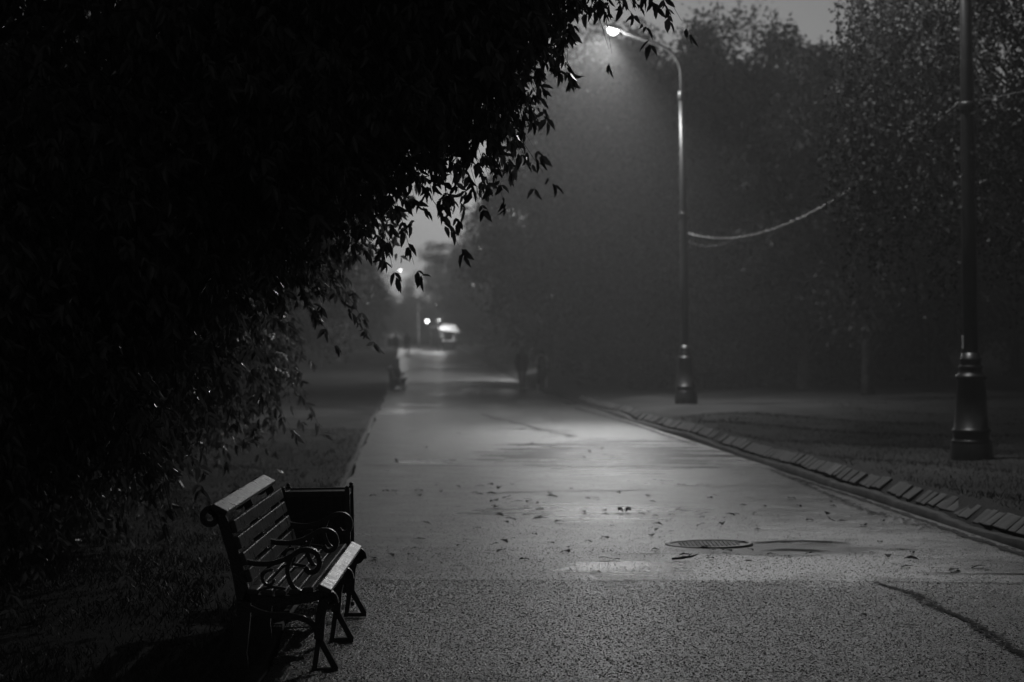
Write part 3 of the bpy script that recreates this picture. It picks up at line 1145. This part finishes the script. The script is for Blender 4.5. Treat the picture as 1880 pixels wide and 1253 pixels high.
def place_tree(k, x, d, sc, rz, label, group, szz=1.0):
    if used[k]:
        o = copy_tree(protos[k])
    else:
        o = protos[k]; used[k] = True
    o.location = (x, d, gz(x, d) - .05)
    o.rotation_euler = (0, 0, rz)
    o.scale = (sc, sc, sc * szz)
    return tag(o, label, 'tree', group)


GR = 'trees along the right side'
right = [
    (1, 8.9, 74, .98, .3, 'leafy tree right behind the lit lamp post'),
    (3, 6.5, 80, 1.05, 1.2, 'tall pointed tree top above the lamp arm'),
    (0, 4.6, 92, 1.12, 2.2, 'tree in the lamp glow left of the lit post'),
    (1, 3.1, 113, 1.16, 4.0, 'foggy tree above the pair of walkers'),
    (1, 3.2, 124, 1.05, 5.1, 'foggy tree left of and behind the two walkers'),
    (0, 1.4, 143, 1.0, .7, 'pale foggy tree over the right kerb beyond the walkers'),
    (2, .3, 168, .95, 1.9, 'paler tree further along the right kerb'),
    (1, -.9, 196, .95, 2.9, 'pale tree leaning over the stall'),
    (0, -3.8, 226, .9, 3.6, 'palest tree just right of the stall awning'),
    (1, 7.0, 94, 1.28, 2.0, 'high crown behind the tall pointed tree'),
    (0, 10.2, 98, 1.24, 3.9, 'high crown between the pole and the open sky'),
    (2, 6.2, 104, 1.36, 1.1, 'high hazy crown right of the lamp arm'),
    (0, 3.6, 105, 1.28, 5.0, 'high hazy crown just under the lit lamp'),
    (2, 8.6, 87, 1.1, 4.5, 'broad tree behind the upper pole of the lit lamp post'),
    (2, 9.7, 66, .93, 2.5, 'tree on a thick trunk between the lamp posts'),
    (1, 13.2, 76, 1.0, 1.0, 'rounded tree right of the thick trunk'),
    (0, 13.5, 88, 1.04, 5.5, 'dark tree rising behind the cable'),
    (3, 9.9, 90, .95, 3.3, 'narrow topped tree left of the open sky'),
    (2, 17.5, 84, .98, .2, 'dark tree with low branches left of the dark lamp post'),
    (1, 17.2, 98, 1.0, 4.4, 'dark tree far behind the dark lamp post'),
    (0, 21.5, 92, 1.0, 3.0, 'dark tree at the right frame edge behind the birch'),
    (2, 21.5, 72, .85, 5.0, 'shadowed tree right of the dark lamp post'),
    (1, 16.8, 66, .7, 5.9, 'low spreading tree just left of the dark lamp post'),
]
for k, x, d, sc, rz, lab in right:
    place_tree(k, x, d, sc, rz, lab, GR)
GS = 'shrubs under the right trees'
for x, d, sc, rz, lab in [
    (3.6, 88, .8, .3, 'dark shrub right behind the two walkers'), (4.8, 80, .9, 1.3, 'dark shrub left of the lit lamp post'),
    (7.2, 77, 1.0, 2.3, 'dark shrub low behind the lit lamp post'), (10.2, 78, 1.0, 3.3, 'dark shrub left of the thick trunk'),
    (13.0, 82, 1.1, 4.3, 'dark shrub right of the thick trunk'), (16.0, 95, 1.1, 5.3, 'dark shrub behind the leaning trunk'),
    (19.5, 88, 1.2, .8, 'dark shrub behind the dark lamp post'), (2.4, 112, 1.0, 1.8, 'foggy shrub left of the two walkers'),
    (1.0, 134, 1.1, .2, 'pale shrub at the kerb beyond the walkers'), (.5, 156, 1.2, 2.2, 'pale shrub halfway between walkers and stall'), (.2, 182, 1.3, 1.2, 'pale shrub in front of the stall'),
    (-1.4, 224, 1.4, 4.2, 'pale shrub right of the stall'), (-3.6, 244, 1.6, 3.2, 'pale shrub behind the stall'), (-15.5, 268, 1.9, 5.2, 'pale shrub closing the path end at left'), (-11.5, 285, 1.7, 2.7, 'pale shrub closing the path end behind the globe lamp'), (-7.2, 275, 1.9, .7, 'pale shrub closing the path end behind the booth')]:
    o = place_tree(4, x, d, sc, rz, lab, GS)
    o['category'] = 'shrub'
GL = 'trees along the left side'
left = [
    (1, -7.6, 40, .8, .9, 'dark tree beyond the overhanging maple'),
    (0, -8.6, 52, .8, 2.4, 'second dark tree beyond the overhanging maple'),
    (2, -9.6, 66, .85, 4.4, 'grey tree left of the far bench'),
    (1, -10.8, 84, .8, 5.3, 'grey tree behind the far bench'),
    (0, -10.2, 112, .85, 1.4, 'foggy tree past the far bench'),
    (2, -11.2, 140, .9, .1, 'foggy tree left of the distant walkers'),
    (1, -12.4, 170, .85, 3.8, 'pale tree above the distant walkers'),
    (0, -13.5, 202, .85, 2.0, 'pale tree edging the sky gap on the left'),
    (2, -12.6, 17, .95, 2.0, 'unseen tree added at the far left to block sky light'),  # this tree and the next two: out-of-view row added to block sky light
    (1, -13.6, 27, .95, 3.0, 'unseen tree added behind the maples to block sky light'),
    (0, -15.0, 38, .95, 4.0, 'unseen tree added deep at the left to block sky light'),
]
for k, x, d, sc, rz, lab in left:
    place_tree(k, x, d, sc, rz, lab, GL)
GF = 'trees closing the far end'
far = [(0, -30, 330, .95, 1), (1, -25, 318, .8, 2), (2, -20.5, 335, .78, 3), (1, -16.5, 325, .62, 4), (0, -12.6, 332, .8, 5), (2, -8, 322, 1.2, 6), (1, -3, 330, 1.35, 7), (0, 3, 322, .95, 8), (2, 9, 335, 1, 9), (0, -13.2, 238, .45, 1.5)]
flabs = ['pale tree leftmost at the fogged end of the path', 'second pale tree from the left at the path end', 'pale tree just left of the sky gap', 'low pale tree under the sky gap',
         'low pale tree right of the sky gap', 'pale tree behind the globe lamp', 'pale tree behind the stall', 'pale tree right of the stall in deep fog', 'rightmost pale tree at the path end', 'small tree whose leaves veil the far high lamp']
for (k, x, d, sc, rz), lab in zip(far, flabs):
    place_tree(k, x, d, sc, rz, lab, GF)

# leaning trunk at right, pale thin trunk at the far end
lt = MB(); lt.tube([(0, 0, -.2), (-.25, 0, .6), (-.75, 0, 1.5), (-1.2, 0, 2.6), (-1.4, 0, 4)], [.2, .16, .14, .12, .08], 9)
o = lt.build('leaning_trunk', M['bark']); o.location = (16.4, 90, gz(16.4, 90))
tag(o, 'bare trunk leaning left between tree and dark lamp post', 'trunk')
pt = MB(); pt.tube([(0, 0, -.1), (.03, 0, 1.5), (-.02, 0, 3.0), (.05, 0, 4.5)], [.09, .075, .065, .04], 8)
o = pt.build('pale_trunk', M['birch_bark']); o.location = (-9.25, 240, gz(-9.25, 240))
tag(o, 'thin pale trunk standing left of the globe lamp', 'trunk')

# ---------------------------------------------------------------- overhanging maples at the left
MZ = np.array([.25, .5, .9, 1.25, 1.42, 1.6, 2.1, 2.25, 2.45, 2.7, 3.0, 3.3, 3.6, 4.5, 7.0, 9.0, 10.5])
MX = np.array([-2.9, -2.3, -2.0, -1.7, -1.3, -1.05, -1.0, -.80, -.45, -.2, 0.0, .36, .70, 1.1, 1.3, .3, -2.0]) - np.interp([.25, .5, .9, 1.25, 1.42, 1.6, 2.1, 2.25, 2.45, 2.7, 3.0, 3.3, 3.6, 4.5, 7.0, 9.0, 10.5], [1.6, 2.4, 2.7, 3.3, 4], [.38, .8, 1.0, 1.05, 1.1])
# how far each tree draws back from the row's profile, low down (z < 2.3) and higher up
MIN_A = np.interp(MZ, [0, 1.2, 1.7, 2.3, 2.75, 3.1, 3.4], [1.2, 1.25, 1.05, 1.0, .42, .08, 0])
MIN_B = np.interp(MZ, [0, 1.6, 2.2, 2.6, 3.0], [.35, .5, .32, -.1, .1])
MIN_C = np.interp(MZ, [0, 1.8, 2.2, 2.4, 2.6], [.08, .12, .0, .05, .5])


def maple(name_label, cd, sc, seed, n_twig, draw, depth_r, leaf_l, trunk, spray=None):
    """crown of drooping twigs with compound leaves; sc widens the profile for a tree standing further back"""
    g = np.random.default_rng(seed)
    root = empty('maple_tree', (trunk[0], trunk[1], gz(*trunk)), 0, name_label, 'tree', 'maples overhanging the left edge')
    off = np.array([trunk[0], trunk[1], gz(*trunk)])
    TP, TD = [], []
    zc = 1.72
    # clumps give the ragged outline
    ncl = n_twig // 9
    cz = g.uniform(.3, 9.5, ncl) ** 1.0
    cz = np.where(g.uniform(size=ncl) < .72, g.uniform(.35, 5.2, ncl), cz)
    cdp = g.normal(0, depth_r * .45, ncl)
    xr = np.interp(cz, MZ, MX - draw)
    depthin = np.abs(g.exponential(1.3, ncl)) - .15
    depthin = np.where(g.uniform(size=ncl) < .30, np.abs(g.normal(0, .18, ncl)), depthin)
    cx = xr - depthin - (cdp / depth_r) ** 4 * 1.5
    X = cx * sc
    Z = zc + (cz - zc) * sc
    Y = cd + cdp
    m0 = Z > .35 + (Y > 24) * .2
    X, Y, Z = X[m0], Y[m0], Z[m0]
    if spray:                                   # thin sprays reaching out over the path
        for (a, b_, c_) in spray:
            X = np.append(X, a); Y = np.append(Y, b_); Z = np.append(Z, c_)
    ncl = len(X)
    per = 9
    B = np.repeat(np.stack([X, Y, Z], 1), per, 0)
    n = len(B)
    sig = np.full((n, 1), .22)
    if spray:
        sig[-len(spray) * per:] = .10
        sig[-per:] = .05
    B = B + np.clip(g.normal(0, 1, (n, 3)) * sig, -.5, .36) * np.array([1, 1, .9])
    # twigs run outward (to the path) and droop
    out = norm(np.stack([g.normal(.55, .5, n), g.normal(0, .6, n), g.normal(-.5, .5, n)], 1))
    TL = g.uniform(.28, .6, n)
    LP, LDr, LN, LL, LW = [], [], [], [], []
    nl = 7
    stems_V, stems_F = [], []
    ts = np.linspace(.12, 1.0, nl)
    q = np.zeros((n, nl, 3))
    for a, t in enumerate(ts):
        q[:, a] = B + out * (TL * t)[:, None] + np.array([0, 0, -1]) * ((TL * .55) * t * t)[:, None]
    for a in range(nl):
        # compound leaf at q: rachis, then five leaflets hanging
        side = norm(np.cross(out, np.array([0, 0, 1.0])) * (1 if a % 2 else -1))
        rach = norm(side * .7 + out * .45 + np.array([0, 0, -.75]) + g.normal(0, .25, (n, 3)))
        rl = g.uniform(.05, .17, n) * leaf_l / .095
        lat = norm(np.cross(rach, g.normal(size=(n, 3))))
        for (t, sd) in ((.45, 1), (.45, -1), (.85, 1), (.85, -1), (1.0, 0)):
            keep = g.uniform(size=n) < (.93 if sd == 0 else .8)
            Pb = q[:, a] + rach * (rl * t)[:, None]
            Dl = norm(rach * .55 + lat * (.75 * sd) + np.array([0, 0, -.65]) + g.normal(0, .30, (n, 3)))
            Nn = norm(np.cross(rach, lat) + g.normal(0, .3, (n, 3)) + np.array([.15, -.15, .35]))
            ll = g.uniform(.6, 1.4, n) * leaf_l
            LP.append(Pb[keep]); LDr.append(Dl[keep]); LN.append(Nn[keep]); LL.append(ll[keep]); LW.append((ll * g.uniform(.32, .46, n))[keep])
    LP = np.concatenate(LP)
    ok = np.ones(len(LP), bool) if not spray else np.hypot(LP[:, 0] - .615, LP[:, 2] - 3.50) > .16
    LDr = [np.concatenate(LDr)[ok]]; LN = [np.concatenate(LN)[ok]]; LL = [np.concatenate(LL)[ok]]; LW = [np.concatenate(LW)[ok]]
    LP = LP[ok] - off; LDr = np.concatenate(LDr); LN = np.concatenate(LN); LL = np.concatenate(LL); LW = np.concatenate(LW)
    V, F = leaf_arrays(LP, LDr, LN, LL, LW)
    me = np_mesh('crown', V, F)
    me.materials.append(M['leaf_near'])
    link('crown', me, None, root)
    # twig stems: thin three-sided
    th = np.array([0, 2.1, 4.2])
    s1 = norm(np.cross(out, np.array([0, 0, 1.0]))); s2 = norm(np.cross(out, s1))
    ring = []
    idx = [0, 2, 4, 6]
    for a in idx:
        rad = .0045 * (1 - .7 * a / 6)
        for t in th:
            ring.append(q[:, a] + s1 * (math.cos(t) * rad) + s2 * (math.sin(t) * rad))
    SV = np.stack(ring, 1).reshape(-1, 3) - off
    b0 = np.arange(n)[:, None] * 12
    FF = []
    for a in range(3):
        for j in range(3):
            FF.append(b0 + np.array([a * 3 + j, a * 3 + (j + 1) % 3, a * 3 + 3 + (j + 1) % 3, a * 3 + 3 + j]))
    link('twigs', np_mesh('twigs', SV, np.concatenate(FF)), M['twig'], root)
    # trunk and boughs
    mb = MB()
    mb.tube([(0, 0, -.3), (.1, .05, 1.2), (.3, 0, 2.6), (.5, .1, 4.2), (.6, 0, 6.5), (.7, 0, 9.0)], [.3, .22, .19, .16, .10, .03], 10)
    sel = g.choice(ncl, min(46, ncl), replace=False)
    limb_tubes(mb, (.2, 0, .4), [tuple(np.array([X[k], Y[k], Z[k]]) - off) for k in sel], .05, seed)
    mb.build('trunk', M['bark'], root)
    return root


maple('nearest black maple overhanging the bench with pointed wet leaves', 14.6, 1.0, 31, 5400, MIN_A, 2.6, .075, (-4.6, 15.5),
      [(-.40, 15, 3.42), (-.36, 14.6, 3.62), (-.3, 15.2, 3.2), (-.55, 14.4, 3.1), (.30, 14.8, 4.16), (.6, 14.8, 4.02), (-.1, 14.7, 3.72), (-.12, 15, 4.0), (-.2, 15.3, 4.1), (-.45, 14.8, 3.85), (-2.08, 13.2, 1.34)])
maple('black maple behind the nearest one reaching toward the path', 20.5, 1.42, 32, 3600, MIN_B, 3.2, .09, (-5.6, 21.5))
maple('furthest black maple of the left row with its tips over the grass', 27.5, 1.92, 33, 3800, MIN_C, 3.6, .085, (-6.6, 28.5))

# ---------------------------------------------------------------- weeping birch at right
def birch(seed, trunk, label):
    g = np.random.default_rng(seed)
    z0 = gz(*trunk)
    root = empty('birch_tree', (trunk[0], trunk[1], z0), 0, label, 'tree')
    off = np.array([trunk[0], trunk[1], z0])
    ns = 1700
    # hanging strands start on a dome around the trunk
    ang = g.uniform(0, 2 * math.pi, ns)
    rr = np.sqrt(g.uniform(.02, 1, ns)) * 3.9
    top = 9.6 - (rr / 3.9) ** 2 * 3.6 + g.normal(0, .5, ns)
    ln = g.uniform(1.0, 3.6, ns)
    low = g.uniform(size=ns) < .25
    top = np.where(low, g.uniform(3.6, 5.5, ns), top)
    ln = np.where(low, g.uniform(.5, 1.7, ns), ln)
    S = np.stack([rr * np.cos(ang), rr * np.sin(ang), top], 1)
    per = 54
    t = np.tile(np.linspace(0, 1, per), ns)
    k = np.repeat(np.arange(ns), per)
    sw = g.normal(0, .16, (ns, 2))
    P = S[k].copy()
    P[:, 0] += sw[k, 0] * t + .10 * np.sin(t * 5 + k)
    P[:, 1] += sw[k, 1] * t
    P[:, 2] -= ln[k] * t
    n = len(P)
    P += g.normal(0, .055, (n, 3))
    D = norm(g.normal(size=(n, 3)) * np.array([1, 1, .6]) + np.array([0, 0, -.9]))
    N = norm(g.normal(size=(n, 3)))
    L = g.uniform(.05, .085, n)
    V, F = quad_leaf_arrays(P, D, N, L, L * .75)
    me = np_mesh('crown', V, None, F)
    me.materials.append(M['leaf_birch'])
    link('crown', me, None, root)
    mb = MB()
    mb.tube([(0, 0, -.2), (.05, 0, 2), (-.05, .1, 5), (0, 0, 8), (.1, 0, 10.5)], [.2, .16, .13, .08, .02], 10)
    sel = g.choice(ns, 70, replace=False)
    mb.build('trunk', M['birch_bark'], root)
    mb = MB()
    limb_tubes(mb, (0, 0, 1.0), [tuple(S[q]) for q in sel], .03, seed, 5)
    mb.build('boughs', M['twig'], root)
    st_ = MB()
    for q in range(0, ns, 2):
        pts = [(S[q, 0] + sw[q, 0] * u + .10 * math.sin(u * 5 + q), S[q, 1] + sw[q, 1] * u, S[q, 2] - ln[q] * u) for u in (0, .33, .66, 1)]
        st_.tube(pts, .004, 3, caps=False)
    st_.build('twigs', M['twig'], root)


birch(41, (8.5, 34.9), 'weeping birch with small hanging leaves around the dark lamp post')

# ---------------------------------------------------------------- grass blades near the camera and along the right verge
def blades(n, srange, drange, seed):
    g = np.random.default_rng(seed)
    s = g.uniform(srange[0], srange[1], n)
    d = drange[0] + (drange[1] - drange[0]) * g.uniform(size=n) ** 1.3
    x = xc(d) + s
    off = np.where(np.abs(s) > 3.4, .035 * np.sin(s * 1.7 + d * .9) + .03 * np.sin(d * .37 - s * .8), 0)
    P = np.stack([x, d, ground_z(x, d) + off - .012], 1)
    patch = .5 + .5 * np.sin(x * 2.3 + 1.3 * np.sin(d * 1.1)) * np.sin(d * 1.9 + x)
    D = norm(g.normal(size=(n, 3)) * .5 + np.array([0, 0, .75]))
    N = norm(g.normal(size=(n, 3)))
    L = (.03 + .05 * patch) * g.uniform(.5, 1.5, n)
    V, F = quad_leaf_arrays(P, D, N, L, np.full(n, .006) * g.uniform(.7, 1.6, n))
    return V, F


parts = [blades(60000, (-7.5, -2.97), (9, 24), 1), blades(25000, (-8.0, -2.97), (24, 48), 2), blades(40000, (3.28, 7.5), (18, 50), 3), blades(25000, (7.5, 14), (25, 62), 4)]
Vs, Fs = [], []
b0 = 0
for V, F in parts:
    Vs.append(V); Fs.append(F + b0); b0 += len(V)
o = link('grass', np_mesh('grass', np.concatenate(Vs), None, np.concatenate(Fs)), M['grass'])
tag(o, 'short damp grass growing on both verges', 'grass', kind='stuff')

# ---------------------------------------------------------------- coarse stones standing out of the worn near asphalt
def grit(n, drange, seed, smin, smax):
    g = np.random.default_rng(seed)
    d = drange[0] + (drange[1] - drange[0]) * g.uniform(0, 1, n) ** 1.1
    s = g.uniform(-2.88, 2.8, n)
    x = xc(d) + s
    keep = (np.hypot(x - mx, d - md) > .39) & (((x - 2.15) / .8) ** 2 + ((d - 19.9) / .55) ** 2 > 1)
    d, s, x = d[keep], s[keep], x[keep]
    n = len(d)
    z = G(d) + np.interp(s, _PS, _PZ)
    r = g.uniform(smin, smax, n) * g.uniform(.6, 1.2, n)
    h = r * g.uniform(.22, .6, n)
    a0 = g.uniform(0, 6.28, n)
    rings = []
    for k in range(5):
        a = a0 + 6.2832 * k / 5 + g.uniform(-.3, .3, n)
        rr = r * g.uniform(.75, 1.2, n)
        rings.append(np.stack([x + rr * np.cos(a), d + rr * np.sin(a), z - .002], 1))
    for k in range(3):
        a = a0 + 2.0944 * k + g.uniform(-.4, .4, n)
        rr = r * g.uniform(.3, .6, n)
        rings.append(np.stack([x + rr * np.cos(a), d + rr * np.sin(a), z + h * g.uniform(.75, 1.15, n)], 1))
    V = np.stack(rings, 1).reshape(-1, 3)
    b = np.arange(n)[:, None] * 8
    T = [[5, 6, 7], [0, 1, 5], [1, 6, 5], [1, 2, 6], [2, 3, 6], [3, 7, 6], [3, 4, 7], [4, 0, 7], [0, 5, 7]]
    F = np.concatenate([b + np.array(t) for t in T])
    return V, F


Vs, Fs, b0 = [], [], 0
for V, F in (grit(60000, (11.3, 17.2), 5, .0035, .0082), grit(45000, (11.3, 20.0), 6, .0035, .0078), grit(26000, (11.3, 24.0), 7, .0035, .0075), grit(16000, (11.3, 31.0), 8, .0035, .007)):
    Vs.append(V); Fs.append(F + b0); b0 += len(V)
gm, gnt, gb = mat_new('wet_grit')
gg = gnt.nodes.new('ShaderNodeNewGeometry')
for (lo_, hi_, sock) in ((.02, .17, 'Base Color'), (.12, .42, 'Roughness')):
    mr = gnt.nodes.new('ShaderNodeMapRange')
    mr.inputs[3].default_value = lo_
    mr.inputs[4].default_value = hi_
    if sock == 'Base Color':
        pw = gnt.nodes.new('ShaderNodeMath'); pw.operation = 'POWER'; pw.inputs[1].default_value = 1.8
        gnt.links.new(gg.outputs['Random Per Island'], pw.inputs[0]); gnt.links.new(pw.outputs[0], mr.inputs[0])
    else:
        gnt.links.new(gg.outputs['Random Per Island'], mr.inputs[0])
    gnt.links.new(mr.outputs[0], gb.inputs[sock])
M['grit'] = gm
o = link('asphalt_grit', np_mesh('asphalt_grit', np.concatenate(Vs), None, np.concatenate(Fs)), M['grit'])
tag(o, 'coarse wet stone grit in the worn near asphalt', 'grit', kind='stuff')

# ---------------------------------------------------------------- fallen leaves, twigs on the asphalt
def dead_leaf_mesh(seed):
    r = random.Random(seed)
    n = 5
    V, F = [], []
    L_, W_ = r.uniform(.06, .10), r.uniform(.035, .055)
    curl = r.uniform(.1, .45)
    tw = r.uniform(-.4, .4)
    for a in range(n + 1):
        u = a / n
        w = W_ * math.sin(math.pi * min(.97, u * .92 + .06)) ** .8 * (1 - .25 * (a % 2))
        for j in (-1, 0, 1):
            z = .004 + curl * .35 * abs(j) * w * (1 + tw * j) + .010 * math.sin(u * 3.0) * r.uniform(.3, 1.0)
            V.append((L_ * (u - .5), j * w / 2, z))
    for a in range(n):
        for j in range(2):
            F.append([a * 3 + j, a * 3 + j + 1, a * 3 + 4 + j, a * 3 + 3 + j])
    me = bpy.data.meshes.new('fallen_leaf')
    me.from_pydata(V, [], F)
    me.materials.append(M['dead_leaf'])
    return me


lm = [dead_leaf_mesh(k) for k in range(7)]
lr = random.Random(77)
spots = []
for k in range(78):                      # drift on the left half
    d_ = lr.uniform(18.5, 29.0); s_ = lr.gauss(-1.1, .8)
    if -2.8 < s_ < 2.6: spots.append((s_, d_))
for k in range(55):
    spots.append((lr.uniform(-1.0, 2.7), lr.uniform(17.5, 27)))
for k in range(20):
    spots.append((lr.uniform(-2.4, 1.2), lr.uniform(34, 46)))
for k in range(9):
    spots.append((lr.uniform(-2.4, 2.2), lr.uniform(12.2, 17)))
for s_, d_ in spots:
    x, y = sx(s_, d_)
    o = bpy.data.objects.new('fallen_leaf', lr.choice(lm))
    COL.objects.link(o)
    o.location = (x, y, road_z(x, y))
    o.rotation_euler = (lr.uniform(-.2, .2), lr.uniform(-.2, .2), lr.uniform(0, 6.28))
    q = lr.uniform(.8, 1.6) if d_ > 17.5 else lr.uniform(.5, .9); o.scale = (q, q, q)
    tag(o, 'dark fallen leaf lying loose on the wet asphalt', 'leaf', 'fallen leaves on the path')

x, y = sx(-.02, 18.75)
tw = MB(); tw.tube([(-.1, 0, .015), (-.02, .01, .02), (.05, 0, .03), (.1, .02, .045)], [.009, .011, .009, .004], 6)
tw.tube([(.02, .005, .025), (.05, .02, .05), (.06, .03, .055)], [.006, .004, .002], 5)
o = tw.build('fallen_stick', M['twig']); o.location = (x, y, road_z(x, y))
tag(o, 'short dark stick lying in the bright wet patch left of the manhole', 'stick')
x, y = sx(.0, 24.2)
lc = MB()
for k in range(6):
    a = k * 1.05
    lc.add([(0.02 * math.cos(a), .02 * math.sin(a), .004), (.09 * math.cos(a + .3), .09 * math.sin(a + .3), .05), (.12 * math.cos(a), .12 * math.sin(a), .02), (.09 * math.cos(a - .3), .09 * math.sin(a - .3), .045)], [[0, 1, 2, 3]])
o = lc.build('leaf_clump', M['dead_leaf']); o.location = (x, y, road_z(x, y))
tag(o, 'biggest dark clump of fallen leaves in mid path', 'leaf clump')
x, y = sx(1.9, 23.0)
sg = MB(); sg.tube([(0, 0, .006), (-.05, .02, .03), (-.08, .03, .07)], [.004, .004, .002], 5)
sg.add([(-.08, .03, .07), (-.10, .05, .10), (-.04, .05, .085), (-.05, .02, .07)], [[0, 1, 2, 3]])
sg.add([(0, 0, .006), (.06, .03, .02), (.13, .02, .006), (.06, -.02, .012)], [[0, 1, 2, 3]])
o = sg.build('fallen_sprig', M['dead_leaf']); o.location = (x, y, road_z(x, y))
tag(o, 'small upright sprig on the asphalt right of the leaf clump', 'sprig')

# ---------------------------------------------------------------- haze
hz = MB(); hz.box((0, 176, 7.0), (350, 390, 19))
hm = bpy.data.materials.new('haze_air')
hm.use_nodes = True
nt = hm.node_tree
nt.nodes.clear()
out = nt.nodes.new('ShaderNodeOutputMaterial')
pv = nt.nodes.new('ShaderNodeVolumePrincipled')
pv.inputs['Color'].default_value = grey(.9)
pv.inputs['Density'].default_value = HAZE_DENSITY
pv.inputs['Anisotropy'].default_value = .35
nt.links.new(pv.outputs[0], out.inputs['Volume'])
o = hz.build('haze', hm)
tag(o, 'even night fog filling the park', kind='stuff')
